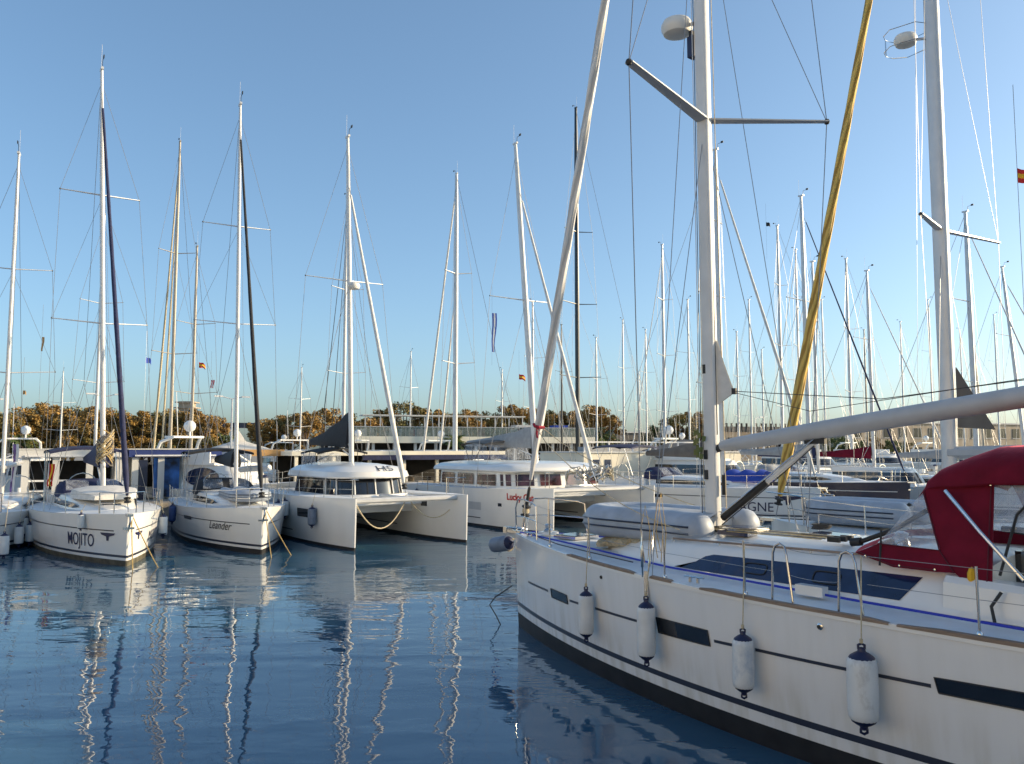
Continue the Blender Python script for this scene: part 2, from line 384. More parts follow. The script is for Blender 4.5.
def rig(root, ms, zb, zt, r, m, spreads, deckz, hb, rake=0.0, stem=(0.1, 1.6), fore=None, fore_r=.06, fore_top=.93, backst=None, spl=1.6, sweep=.45,
        n=8, wire=.009, wm=None, boom=None, cover=None, radar=None, inner=None, tube_h=None, flag=None, chain_in=.15, furl_z=None, boom_z=1.3, boom_r=.09, cov_h=.45, rat=1.5, vhf=True, back=True, heel=0, stb=1.0):
    """ms: mast s, zb base z, zt top z; spreads: heights (fraction); everything in boat coordinates"""
    wm = wm or M_wire
    tr = tan(R(rake))
    th_ = tan(R(heel))
    def mp(z): return Vector((-ms-(z-zb)*tr, -(z-zb)*th_, z))
    mb = MB(); zz = [zb, zb+(zt-zb)*.5, zb+(zt-zb)*.85, zt]
    mb.tube([mp(z) for z in zz], [r, r, r*.85, r*.6], m, 12, flat=(rat**.5, 1/rat**.5), sq=.6)
    mast = mb.build('mast', root)
    # masthead
    hd = MB(); t = mp(zt)
    hd.box((t.x, t.y, zt+.04), (.34, .09, .08), m)
    if vhf: hd.tube([t+Vector((-.12,0,.05)), t+Vector((-.12,0,1.0))], .006 if zt > 12 else .005, M_wfl, 4)
    hd.tube([t+Vector((.12,0,.05)), t+Vector((.16,0,.3)), t+Vector((.35,0,.32))], .012, M_rub, 4)
    hd.box((t.x+.4,t.y,zt+.34), (.14,.03,.1), M_rub)
    hd.build('masthead_gear', mast)
    for k, fz in enumerate(spreads):
        z = zb+(zt-zb)*fz; L = spl*(1-.16*k)
        for sd in (1,-1):
            a = mp(z); b = a+Vector((-sweep*L/spl, sd*L*(stb if sd < 0 else 1), .12))
            q = MB(); q.tube([a, b], [.05*r/.11, .03*r/.11], m, 6, flat=(1.5,.6)); q.ball(b, .035, M_rub, 6); q.build('spreader', mast)
    w = MB(); cs = ms+.45
    for sd in (1,-1):
        ch = Vector((-cs, sd*(hb-chain_in), deckz))
        pts = [ch]
        for k, fz in enumerate(spreads):
            z = zb+(zt-zb)*fz; L = spl*(1-.16*k); tip = mp(z)+Vector((-sweep*L/spl, sd*L*(stb if sd < 0 else 1), .12))
            w.tube([pts[-1], tip], wire, wm, 4); pts.append(tip)
            if k == 0: w.tube([ch+Vector((.15,-sd*.15,0)), mp(z-.1)], wire, wm, 4)
            else: w.tube([pts[-2], mp(z-.1)], wire*.8, wm, 4)
        w.tube([pts[-1], mp(zb+(zt-zb)*.97)], wire, wm, 4)
    if back and backst is not None:
        for sd in (1,-1):
            w.tube([mp(zt-.1), mp(zt-.1).lerp(Vector((-backst,0,deckz)), .7), (-backst, sd*1.1, deckz)], wire, wm, 4)
    # halyards along the mast
    w.tube([mp(zb+.6)+Vector((-r*1.6,.1,0)), mp(zt-.3)+Vector((-r,.05,0))], wire*.8, wm, 4)
    w.tube([mp(zb+.4)+Vector((r*1.5+.35,.25,0)), mp(zt*.95)+Vector((r,0,0))], wire*.7, wm, 4)
    w.build('standing_rigging', root)
    if fore:
        a = Vector((-stem[0], 0, stem[1])); b = mp(zb+(zt-zb)*fore_top)+Vector((r,0,0)); d = b-a
        q = MB(); N = 24
        z0 = (furl_z or .5)/d.length
        f = [z0, z0+.02]+[z0+.04+(.93-z0)*i/N for i in range(N+1)]
        pts = [a+d*k for k in f]
        rad = [fore_r*.5, fore_r*.9]+[fore_r*(1.15-.6*(i/N)) *(1+.06*sin(i*2.3)) for i in range(N+1)]
        q.tube(pts, rad, fore, 9)
        fs = q.build('furled_headsail', root)
        q = MB(); q.tube([a, a+d*.999], .012, wm, 5); q.lathe([(.02,0),(.10,.02),(.10,.05),(.05,.06),(.05,.12),(.10,.13),(.10,.16),(.02,.18)], a+d*((furl_z or .5)*.55/d.length), M_rub, 12, axis=d)
        q.build('forestay', root)
    if inner:
        a = Vector((-inner[0], 0, inner[1])); b = mp(zb+(zt-zb)*inner[2])
        q = MB(); q.tube([a, a.lerp(b,.03), a.lerp(b,.6), b], [.02, fore_r*.9, fore_r*.7, .02], fore or M_sail, 8); q.build('furled_staysail', root)
    if boom:
        z = zb+boom_z; g = mp(z); e = Vector((-ms-boom, 0, z+.12))
        q = MB(); q.tube([g, e], boom_r, m, 8); bo = q.build('boom', root)
        if cover:
            q = MB(); rows = []
            for i in range(9):
                k = i/8; x = g.x-.12-(boom-.2)*k; zc = z+.12*k; hh = (cov_h*(1-k)**1.3+.16)*(1+.05*sin(i*2.1)); ww = .13+.07*(1-k)
                rows.append([(x, ww*.8, zc-.12), (x, ww, zc+.02), (x, ww*.7, zc+hh*.6), (x, .02, zc+hh), (x, -.02, zc+hh), (x, -ww*.7, zc+hh*.6), (x, -ww, zc+.02), (x, -ww*.8, zc-.12)])
            q.grid(rows, cover, closed=True); q.add(rows[0], [tuple(range(8))], cover); q.add(rows[-1], [tuple(range(7,-1,-1))], cover)
            q.build('sail_cover', bo)
        q = MB(); q.tube([mp(zb+.25), g.lerp(e,.3)+Vector((0,0,-.08))], .03, m, 6); q.build('boom_vang', root)
    if radar:
        z = zb+(zt-zb)*radar; radar_dome(mast, mp(z)+Vector((.42,0,0)), .26, arm=mp(z-.15))
    return mp

def hood_mb(s0, s1, w, z0, h, m, n=10, win=None):
    """spray hood: arched canopy sloping up from s0 to s1 aft"""
    mb = MB(); rows = []
    for i, (k, hh, ww) in enumerate(((0,.02,.85),(.25,.5,.93),(.5,.85,1),(.75,.98,1),(1,1,1))):
        s = s0+(s1-s0)*k; row = []
        for j in range(n+1):
            a = pi*j/n; y = w*ww*(abs(cos(a))**.6)*(1 if cos(a) > 0 else -1); z = z0+h*hh*(sin(a)**.55 if sin(a) > 0 else 0)
            row.append((-s, y, z))
        rows.append(row)
    mb.grid(rows, m)
    back = [(x-.03, y*.97, z0+(z-z0)*.97) for x, y, z in rows[-1]]
    mb.grid([rows[-1], back], m)
    return mb
def bimini_mb(s0, s1, w, z, zf, m, fr):
    mb = MB(); rows = []
    for i in range(5):
        k = i/4; s = s0+(s1-s0)*k; zz = z+.06*sin(pi*k)
        rows.append([(-s, w*c, zz+.16*(1-c*c)) for c in (1,.7,.35,0,-.35,-.7,-1)])
    mb.grid(rows, m); mb.grid([[(x, y, zz-.03) for x, y, zz in r] for r in rows][::-1], m)
    for r in (rows[0], rows[-1]): mb.grid([r, [(x, y, zz-.09) for x, y, zz in r]], m)
    for k in (.1, .5, .9):
        s = s0+(s1-s0)*k; sm = s0+(s1-s0)*.55
        for sd in (1,-1): mb.tube([(-s, sd*w*.97, z), (-sm-(s-sm)*.3, sd*w, zf)], .016, fr, 5)
    return mb
def emblem_mb(hu, s, z, side, sc, m):
    mb = MB()
    def q(du, dz): return hu.pt(s-side*-1*0-du*sc*(1), z+dz*sc, side, .012)
    mb.add([q(-.5,.12), q(.5,.12), q(.42,.02), q(.12,-.05), q(-.12,-.05), q(-.42,.02)], [tuple(range(6)) if side > 0 else tuple(range(5,-1,-1))], m)
    mb.add([q(-.1,-.05), q(.1,-.05), q(.07,-.25), q(-.07,-.25)], [(0,1,2,3)], m)
    return mb

def sailboat(label, group, stem, head, L=12, B=1.95, zb=1.5, zm=1.3, top=None, bot=None, stripe=None, ms=5.0, mast_top=None, mast_h=None,
             mast_px=None, mast_m=None, r=.1, spreads=(.36,.66), fore=None, cover=None, hood=None, bimini=None, rake=0, detail=1, boom=4.6,
             cat='sailboat', name='sailboat', fore_r=.065, radar=None, inner=None, cabin_win=True, spl=1.5, cove=True, lit=None, backst=True, windows_hull=(), sweep=.45, heel=0, stb=1.0, wirer=None, boomz=1.2, boomr=.09, hull_kw={}, cov_h=.45, rat=1.5, bsh=.4, boom_cover_m=None):
    top = top or M_gel; bot = bot or M_black; stripe = stripe or M_stripe
    hu = Hull(L, B, zb, zm, **hull_kw)
    rz = atan2(head[1], head[0]); root = empty(name, (stem[0], stem[1], 0), rz); tag(root, label, cat, group)
    hull_mb(hu, [(.16,bot),(.24,top),(.31,stripe)], top, n=46 if detail else 18).build('hull', root)
    deck_mb(hu, M_deck).build('deck', root)
    dz = lambda s: hu.sheer(s)+.03
    ch = bsh
    secs = [(2.4*L/12,.35,.2,hu.sheer(2.4)+.06,hu.sheer(2.4)+.09),(3.3*L/12,.75,.6,dz(3)+ch*.5,dz(3)+ch*.6),(4.6*L/12,1.05,.88,dz(4)+ch*.8,dz(4)+ch),(6.4*L/12,1.2,1.0,dz(6)+ch,dz(6)+ch+.12),(7.9*L/12,1.25,1.05,dz(7)+ch,dz(7)+ch+.1)]
    cab = coach_mb(secs, M_gel if top is not M_gel_old else M_gel_old, dz).build('cabin', root)
    if cabin_win:
        for sd in (1,-1):
            q = MB(); a, b = secs[1], secs[4]
            def sp(k, f):
                s = a[0]+(b[0]-a[0])*k; i = 1
                while i < 3 and secs[i+1][0] < s: i += 1
                A, Bq = secs[i], secs[i+1]; u = (s-A[0])/(Bq[0]-A[0]); wb = A[1]+(Bq[1]-A[1])*u; wt = A[2]+(Bq[2]-A[2])*u; z1 = A[3]+(Bq[3]-A[3])*u; zd = dz(s)
                return (-s, sd*(wb+(wt-wb)*f*.9+.035+.05*(f > .5)), zd-.04+(z1-zd+.04)*f)
            ks = [.12+.8*i/8 for i in range(9)]
            rr = [[sp(k, .32 if i else .5) for i, k in enumerate(ks)], [sp(k, .78 if i else .55) for i, k in enumerate(ks)]]
            q.grid(rr if sd < 0 else rr[::-1], M_win); q.build('cabin_window', cab)
    for h in (3.0, 4.0):
        q = MB(); q.box((-h*L/12-.2, 0, dz(h)+ch*.68 if h > 3.5 else dz(h)+.18), (.5,.5,.05), M_win); q.build('deck_hatch', cab)
    if cove:
        q = MB()
        for sd in (1,-1): patch(hu, .5, L*.97, zm*.74, zm*.765, zm*.74, zm*.765, sd, stripe, n=24, mb=q)
        q.build('cove_stripe', root)
    for s0, s1, z0, z1 in windows_hull:
        for sd in (1,-1): patch(hu, s0, s1, z0, z1, z0, z1, sd, M_win, off=.012).build('hull_window', root)
    q = MB(); rails(hu, [1.2, 3, 4.8, 6.6, 8.4, 10.2, L-.5] if detail else [1.2, 4.8, 8.4, L-.5], .6, q, M_steel, rw=.008, rp=.015); q.build('guard_rail', root)
    pulpit_mb(hu, .62, M_steel, r=.018).build('pulpit', root)
    q = MB(); q.box((.05,0,hu.sheer(0)-.02), (.45,.16,.07), M_steel); q.tube([(.2,0,hu.sheer(0)-.02),(.28,0,hu.sheer(0)-.2),(.02,.0,hu.sheer(0)-.42)], .03, M_steel, 5)
    q.box((.02,0,hu.sheer(0)-.4),(.1,.3,.06), M_steel); q.build('anchor', root)
    if mast_px:   # choose mast top from a picture height
        hx, hy = head; n_ = sqrt(hx*hx+hy*hy); gx, gy = stem[0]-hx/n_*ms, stem[1]-hy/n_*ms
        mast_h = height_for(gx, gy, mast_px)
    rig(root, ms, dz(ms)+ch*.7, mast_h, r, mast_m or M_alu, spreads, hu.sheer(ms), hu.beam(ms), rake=rake, stem=(.12, hu.sheer(0)+.05), fore=fore, fore_r=fore_r,
        backst=(L-.3) if backst else None, spl=spl, sweep=sweep, heel=heel, stb=stb, boom=boom, cover=cover, radar=radar, inner=inner, wire=wirer or (.009 if detail else .013), cov_h=cov_h, rat=rat, boom_z=boomz, boom_r=boomr)
    if hood:
        s0 = 7.1*L/12; hd = hood_mb(s0, s0+1.25, 1.15, dz(7)+ch*.75, .62, hood).build('sprayhood', root)
        q = MB()
        for y in (-.5, .5): q.add([(-s0-.02-.16, y-.38, dz(7)+ch*.75+.24), (-s0-.16, y+.38, dz(7)+ch*.75+.24), (-s0-.52, y+.36, dz(7)+ch*.75+.585), (-s0-.52, y-.36, dz(7)+ch*.75+.585)], [(0,1,2,3)], M_clear)
        q.build('hood_window', hd)
    if bimini: bimini_mb(8.9*L/12, 11.3*L/12, 1.3, zm+1.95, zm+.2, bimini, M_steel).build('bimini', root)
    # cockpit coaming, wheel
    q = MB()
    for sd in (1,-1): q.box((-(9.7*L/12), sd*1.15, zm+.2), (3.2*L/12,.25,.36), M_gel)
    q.build('cockpit_coaming', root)
    q = MB(); pts = [(-10.3*L/12, .55*cos(a), zm+.55+.55*sin(a)) for a in [2*pi*i/16 for i in range(17)]]; q.tube(pts, .02, M_steel, 5); q.tube([(-10.3*L/12,0,zm+.05),(-10.3*L/12,0,zm+.6)], .07, M_gel, 8); q.build('steering_wheel', root)
    return root, hu

def fender(label, loc, length=.75, r=.13, m=None, rope_to=None, group=None, tip=None, seed=0):
    m = m or M_fend; tip = tip or M_navyp
    root = empty('fender', loc); tag(root, label, 'fender', group)
    q = MB(); h = length/2
    q.lathe([(r*.72,-h*.82),(r*.95,-h*.74),(r,-h*.6),(r*1.015,0),(r,h*.6),(r*.95,h*.74),(r*.72,h*.82)], (0,0,0), m, 20); q.build('body', root)
    for sg in (1,-1):
        q = MB(); q.lathe([(r*.93,sg*h*.72),(r*.8,sg*h*.82),(r*.5,sg*h*.9),(r*.28,sg*h*.94),(r*.24,sg*h*1.02),(.01,sg*h*1.05)], (0,0,0), tip, 16)
        q.tube([(r*.2,0,sg*h),(r*.22,0,sg*h*1.1),(0,0,sg*h*1.14),(-r*.22,0,sg*h*1.1),(-r*.2,0,sg*h)], r*.1, tip, 5); q.build('end_cap', root)
    if rope_to:
        d = Vector(rope_to)-Vector(loc)
        q = MB(); q.tube([(0,0,h*1.1), d], .007, M_rope, 5); q.ball((0,0,h*1.2), .022, M_rope, 6, sz=1.6); q.build('hanging_rope', root)
    return root

def sweep_line(name, label, pts, r, m, cat, group=None):
    q = MB(); q.tube(pts, r, m, 5); o = q.build(name); tag(o, label, cat, group); return o

# ------------------------------------------------------------------ catamaran
def catamaran(label, stem, head, off, Bh, L, zb, zm, ms, mast_px, rake, fore, cover, roof_sec, winmode, boom=5.0, cov_h=.9, radar=None, rr=.11, group=None, mast_m=None, cover_m=None, spreads=(.55,), heel=0):
    rz = atan2(head[1], head[0]); root = empty('catamaran', (stem[0], stem[1], 0), rz); tag(root, label, 'catamaran', group)
    hulls = []
    for sd in (1,-1):
        hu = Hull(L, Bh, zb, zm, tm=.45, q=2.4, qw=2.2, bw=.8, rake=.05, yo=sd*off, tail=.1); hulls.append(hu)
        h = hull_mb(hu, [(.1,M_black)], M_gel, n=30).build('hull', root)
        deck_mb(hu, M_deck, camber=.04).build('hull_deck', h)
        q = MB()
        for s2 in (1,-1): patch(hu, 4.5, 9.5, .36, .40, .36, .40, s2, M_stripe, n=8, mb=q)
        q.build('hull_stripe', h)
    z = zm
    q = MB(); w = off
    # bridge deck
    x0, x1 = -3.3, -L+1.2
    q.box(((x0+x1)/2, 0, zm-.32), (x0-x1, 2*w, .66), M_gel); q.box((-3.0,0,zm-.18),(.9,2*w-.02,.3), M_deck); q.build('bridge_deck', root)
    q = MB(); q.tube([(-.55,w,zb-.12),(-.55,-w,zb-.12)], .1, M_alu, 8); q.tube([(-.62,.0,zb-.1),(-2.7,0,zb-.1)], .09, M_gel, 8)
    q.build('cross_beam', root)
    q = MB()
    for k in range(15):
        y = -w+.6+(2*w-1.2)*k/14; q.tube([(-.6,y,zb-.14),(-2.7,y,zb-.14)], .009, M_greyc, 4)
    for k in range(12):
        x = -.7-k*.175; q.tube([(x,-w+.4,zb-.14),(x,w-.4,zb-.14)], .009, M_greyc, 4)
    q.build('trampoline_net', root)
    # saloon
    s0, s1, wf, wa, z1, z2 = roof_sec      # front s, aft s, half widths, roof underside, roof top
    def loop(s0, s1, wf, wa, z, ins=0, sharp=.5):
        P = []
        for j in range(13):
            a = -pi/2+pi*j/12; y = (wf-ins)*sin(a); x = -(s0+ins)-(1-cos(a))*sharp*2.2
            P.append((x, y, z))
        P = [(-(s1-ins), -(wa-ins), z)]+P+[(-(s1-ins), (wa-ins), z)]
        return P
    q = MB(); q.grid([loop(s0-.35,s1,wf+.05,wa,zm-.05,0), loop(s0-.3,s1,wf+.05,wa,zm+.04,.0)], M_gel, closed=True)
    lp = loop(s0-.3,s1,wf+.05,wa,zm+.04); q.add(lp, [tuple(range(len(lp)))], M_gel)
    sal = q.build('saloon', root)
    wb0 = zm+.04
    q = MB()
    if winmode == 'band':
        q.grid([loop(s0,s1,wf-.02,wa-.02,wb0,.03), loop(s0+.12,s1,wf-.05,wa-.04,z1,.06)], M_win, closed=True); q.build('window_band', sal)
        q = MB(); A = loop(s0,s1,wf-.02,wa-.02,wb0,.0); Bp = loop(s0+.12,s1,wf-.05,wa-.04,z1,.03)
        for i in (1,3,5,7,9,11,13): q = MB(); q.tube([A[i],Bp[i]], .03, M_gel, 4); q.build('window_pillar', sal)
    else:
        q.grid([loop(s0,s1,wf,wa,wb0,.03), loop(s0+.12,s1,wf-.03,wa-.02,z1,.05)], M_gel, closed=True); q.build('saloon_wall', sal)
        A = loop(s0,s1,wf,wa,wb0,-.02); Bp = loop(s0+.12,s1,wf-.03,wa-.02,z1,.0)
        def wn(pa0, pa1, pb0, pb1, f0, f1):
            a0 = Vector(pa0); a1 = Vector(pa1); b0 = Vector(pb0); b1 = Vector(pb1)
            P = lambda u, v: (a0.lerp(a1,u)).lerp(b0.lerp(b1,u), v)
            q = MB(); q.add([P(f0,.15),P(f1,.15),P(f1,.85),P(f0,.85)], [(0,1,2,3)], M_winr); q.build('saloon_window', sal)
            q = MB()
        for i in (1,3,5,7,9,11): wn(A[i],A[i+2],Bp[i],Bp[i+2],.12,.88)
        for f in ((.05,.27),(.33,.6),(.66,.95)):
            wn(A[0],A[1],Bp[0],Bp[1],*f); wn(A[-2],A[-1],Bp[-2],Bp[-1],*f)
    # roof, with rounded edge
    q = MB(); rows = []
    for k, (ins, zz) in enumerate(((.06,z1-.01),(-.08,z1+.01),(-.11,z1+.06),(-.05,z1+(z2-z1)*.42),(.25,z1+(z2-z1)*.72),(.9,z1+(z2-z1)*.92),(1.6,z2))):
        rows.append(loop(s0-.15+ins*.9, s1+.4-ins*.2, wf+.0-ins, wa-.0-ins, zz, 0))
    q.grid(rows, M_gel, closed=True); q.add(rows[-1], [tuple(range(len(rows[-1])))], M_gel); rf = q.build('saloon_roof', sal)
    mp = None
    hx, hy = head; n_ = sqrt(hx*hx+hy*hy); gx, gy = stem[0]-hx/n_*ms, stem[1]-hy/n_*ms
    mh = height_for(gx, gy, mast_px)
    rig(root, ms, z2-.05, mh, rr, mast_m or M_alu_w, spreads, zm, off+.4, rake=rake, stem=(.6, zb-.02), fore=fore, fore_r=.085, fore_top=.84, spl=1.7, heel=heel, boom=boom, cover=cover, radar=radar, cov_h=cov_h, furl_z=.5, boom_z=.75)
    # stanchion rails
    q = MB()
    for sd, hu in zip((1,-1), hulls):
        pts = []
        for s in (.3,2,4,6,8,10):
            p = Vector((-s, sd*(off+hu.beam(s)-.1), hu.sheer(s))); q.tube([p, p+Vector((0,0,.6))], .014, M_steel, 5); pts.append(p+Vector((0,0,.6)))
        q.tube(pts, .008, M_steel, 4); q.tube([p-Vector((0,0,.3)) for p in pts], .008, M_steel, 4)
        q.tube([(-.3, sd*(off+.1), zb+.6),(-.12,sd*off,zb+.62),(-.3,sd*(off-.2),zb+.6),(-1,sd*(off-.3),zb+.6),(-1,sd*(off-.3),zb)], .015, M_steel, 5)
    q.build('guard_rail', root)
    return root, hulls

# ------------------------------------------------------------------ motor yacht
def motor_yacht(label, stem, head, L=12, B=1.9, zb=2.0, zm=1.5, group=None, decks=2, oval=False, blue=False, dome=True, win=None):
    rz = atan2(head[1], head[0]); root = empty('motor_yacht', (stem[0], stem[1], 0), rz); tag(root, label, 'motor yacht', group)
    win = win or M_win
    hu = Hull(L, B, zb, zm, tm=.5, q=2.3, qw=1.7, bw=.82, rake=.9, flare=1.1)
    hull_mb(hu, [(.12,M_black),(.2,M_navyh if blue else M_gel)], M_navyh if blue else M_gel, n=26).build('hull', root); deck_mb(hu, M_deck).build('deck', root)
    for sd in (1,-1):
        patch(hu, 3, L*.7, zm*.55, zm*.72, zm*.5, zm*.66, sd, win, off=.012).build('hull_window', root)
    def tier(s0, s1, w, z0, z1, name, slope, par):
        mb = MB(); rows = []
        for k, (f) in enumerate((0,.3,.78,1)):
            z = z0+(z1-z0)*f; P = []
            for j in range(9):
                a = -pi/2+pi*j/8; P.append((-s0-slope*f-(1-cos(a))*w*.6, w*(1-.1*f)*sin(a), z))
            rows.append([(-s1, -w*(1-.1*f), z)]+P+[(-s1, w*(1-.1*f), z)])
        for k in range(3): mb.grid([rows[k], rows[k+1]], M_gel, closed=True)
        mb.add(rows[-1], [tuple(range(len(rows[-1])))], M_gel)
        p = mb.build(name, par)
        q = MB(); ex = [[(x*1.0+.02, y*1.012+(.01 if y > 0 else -.01), z) for x, y, z in r] for r in (rows[1], rows[2])]
        if oval:
            for sd in (0, -2):
                A = Vector(ex[0][sd]); Bv = Vector(ex[0][sd+1] if sd == 0 else ex[0][sd+0]); 
            a0, a1 = Vector(ex[0][0]), Vector(ex[0][1]); b0, b1 = Vector(ex[1][0]), Vector(ex[1][1])
            for (u0,u1,v0,v1) in ((a0,a1,b0,b1),(Vector(ex[0][-1]),Vector(ex[0][-2]),Vector(ex[1][-1]),Vector(ex[1][-2]))):
                pts = []
                for j in range(18):
                    an = 2*pi*j/18; u = .72+.24*cos(an)+.05*sin(an); v = .5+.75*sin(an)
                    pts.append(u0.lerp(u1,u).lerp(v0.lerp(v1,u), v))
                q.add(pts, [tuple(range(18))], M_winb)
        else:
            q.grid(ex, win, closed=False)
        q.build('window_band', p)
        return p
    t1 = tier(L*.22, L*.78, B*.72, zm-.05, zm+1.15, 'superstructure', .9, root)
    zt = zm+1.15
    if decks > 1:
        q = MB(); q.box((-(L*.62),0,zt+.05),(L*.5,B*1.5,.1), M_gel); q.build('flybridge_deck', root)
        q = MB(); q.tube([(-L*.4,B*.6,zt+.1),(-L*.38,0,zt+.55),(-L*.4,-B*.6,zt+.1)], .05, M_gel, 5); 
        for sd in (1,-1): q.box((-L*.6, sd*B*.68, zt+.35),(L*.38,.06,.5), M_gel)
        q.build('flybridge_coaming', root)
        q = MB()
        for sd in (1,-1): q.tube([(-L*.8,sd*B*.68,zt),(-L*.75,sd*B*.62,zt+1.1),(-L*.7,sd*B*.45,zt+1.35)], .08, M_gel, 6)
        q.box((-L*.72,0,zt+1.35),(.7,B*1.0,.1), M_gel); q.build('radar_arch', root)
        zt2 = zt+1.4
    else: zt2 = zt
    if dome:
        q = MB(); q.tube([(-L*.72,.3,zt2),(-L*.72,.3,zt2+.3)], .05, M_gel, 6); q.ball((-L*.72,.3,zt2+.5), .3, M_gel, 12); q.build('radar_dome', root)
        q = MB(); q.tube([(-L*.72,-.4,zt2),(-L*.74,-.4,zt2+2.2)], .02, M_wfl, 5); q.build('antenna', root)
    q = MB(); rails(hu, [.8,2.4,4.0,5.6], .6, q, M_steel); q.build('guard_rail', root)
    return root

# ------------------------------------------------------------------ light, sky
SUN = Vector((.990, .139, 0)).normalized(); EL = R(15.0)
SUN = Vector((SUN.x*cos(EL), SUN.y*cos(EL), sin(EL)))
w = bpy.data.worlds.new('World'); SC.world = w; w.use_nodes = True; nt = w.node_tree
bg = nt.nodes['Background']; sky = nt.nodes.new('ShaderNodeTexSky'); sky.sky_type = 'NISHITA'; sky.sun_disc = False
sky.sun_elevation = EL; sky.sun_rotation = atan2(SUN.x, SUN.y); sky.air_density = .8; sky.dust_density = 2.0; sky.ozone_density = 3.0; sky.altitude = 0
gm = nt.nodes.new('ShaderNodeGamma'); gm.inputs[1].default_value = .85; wb = nt.nodes.new('ShaderNodeMix'); wb.data_type = 'RGBA'; wb.blend_type = 'MULTIPLY'; wb.inputs[0].default_value = 1; wb.inputs[7].default_value = (.955,1.05,1.03,1)
nt.links.new(sky.outputs[0], gm.inputs[0]); nt.links.new(gm.outputs[0], wb.inputs[6]); nt.links.new(wb.outputs[2], bg.inputs[0]); bg.inputs[1].default_value = .130
sl = bpy.data.lights.new('sun', 'SUN'); so = bpy.data.objects.new('sun', sl); C.objects.link(so)
sl.energy = 3.1; sl.angle = R(.6); sl.color = (1, .79, .50)
so.rotation_euler = SUN.to_track_quat('Z', 'Y').to_euler()
SC.view_settings.view_transform = 'Standard'; SC.view_settings.look = 'None'; SC.view_settings.exposure = 1.18; SC.view_settings.gamma = 1

# ------------------------------------------------------------------ water
def water_mat():
    m = bpy.data.materials.new('harbour_water'); m.use_nodes = True; nt = m.node_tree; b = nt.nodes['Principled BSDF']
    b.inputs['Base Color'].default_value = (.034,.095,.155,1); b.inputs['Roughness'].default_value = .015; b.inputs['IOR'].default_value = 1.48
    tc = nt.nodes.new('ShaderNodeTexCoord')
    def noise(sc, sx, sy, rz, det, dist):
        mp = nt.nodes.new('ShaderNodeMapping'); mp.inputs['Scale'].default_value = (sx, sy, 1); mp.inputs['Rotation'].default_value = (0,0,rz)
        nt.links.new(tc.outputs['Object'], mp.inputs[0])
        n = nt.nodes.new('ShaderNodeTexNoise'); n.inputs['Scale'].default_value = sc; n.inputs['Detail'].default_value = det; n.inputs['Distortion'].default_value = dist; n.inputs['Roughness'].default_value = .45
        nt.links.new(mp.outputs[0], n.inputs['Vector']); return n
    n1 = noise(1.0, .8, 1.5, .2, 1.5, .5); n2 = noise(3.6, .7, 1.3, -.3, 1.5, .6); n3 = noise(.28, 1, 1.3, 0, 1, 0)
    def mul(a, k):
        x = nt.nodes.new('ShaderNodeMath'); x.operation = 'MULTIPLY'; x.inputs[1].default_value = k; nt.links.new(a, x.inputs[0]); return x.outputs[0]
    def addn(a, c):
        x = nt.nodes.new('ShaderNodeMath'); x.operation = 'ADD'; nt.links.new(a, x.inputs[0]); nt.links.new(c, x.inputs[1]); return x.outputs[0]
    h = addn(addn(mul(n1.outputs['Fac'], .0135), mul(n2.outputs['Fac'], .0044)), mul(n3.outputs['Fac'], .03))
    n4 = noise(.11, 1, 2.2, .5, 2, 1.0); mr = nt.nodes.new('ShaderNodeMapRange'); mr.inputs[1].default_value = .35; mr.inputs[2].default_value = .65; mr.inputs[3].default_value = .45; mr.inputs[4].default_value = 1.35
    nt.links.new(n4.outputs['Fac'], mr.inputs[0]); mm = nt.nodes.new('ShaderNodeMath'); mm.operation = 'MULTIPLY'; nt.links.new(h, mm.inputs[0]); nt.links.new(mr.outputs[0], mm.inputs[1]); h = mm.outputs[0]
    bp = nt.nodes.new('ShaderNodeBump'); bp.inputs['Strength'].default_value = 1.0; bp.inputs['Distance'].default_value = 1.0
    nt.links.new(h, bp.inputs['Height']); nt.links.new(bp.outputs[0], b.inputs['Normal'])
    return m
q = MB(); q.add([(-1500,-300,0),(1500,-300,0),(1500,1800,0),(-1500,1800,0)], [(0,1,2,3)], water_mat()); tag(q.build('water', smooth=0), kind='structure')

# ------------------------------------------------------------------ quays
QD = Vector((.87,.49,0)).normalized(); QN = Vector((-QD.y, QD.x, 0)); Q0 = Vector((-18.9,34.2,0))
def qp(t, n, z=0): return Q0+QD*t+QN*n+Vector((0,0,z))
def quay_at(px, n=0):
    r = ratio(px); a = Q0+QN*n; t = (r*a.y-a.x)/(QD.x-r*QD.y); return a+QD*t, t
QZ = 1.0; QA = atan2(QD.y, QD.x)
def qbox(mb, t0, t1, n0, n1, z0, z1, m):
    c = (qp(t0,n0)+qp(t1,n1))/2; mb.box((c.x, c.y, (z0+z1)/2), (t1-t0, n1-n0, z1-z0), m, rz=QA)
q = MB(); qbox(q, -60, 150, .3, 8, -2, QZ, M_conc); tag(q.build('quay', smooth=0), kind='structure')
# shore land: one large sheet with a quay wall
SD = Vector((.95,.31,0)).normalized(); SN = Vector((-SD.y, SD.x, 0)); S0 = Vector((0,93,0))
def sp_(t, n, z=0): return S0+SD*t+SN*n+Vector((0,0,z))
q = MB(); P = [sp_(-900,0,-1),sp_(900,0,-1),sp_(1200,1500,-1),sp_(-1200,1500,-1)]; q.prism(P, (0,0,2.1), M_pave); tag(q.build('ground', smooth=0), kind='structure')
q = MB(); c = sp_(0,.1); q.box((c.x,c.y,1.22),(1800,.5,.22), M_conc, rz=atan2(SD.y,SD.x)); tag(q.build('kerb', smooth=0), kind='structure')
def shore_at(px, n=0):
    r = ratio(px); a = S0+SN*n; t = (r*a.y-a.x)/(SD.x-r*SD.y); return a+SD*t, t

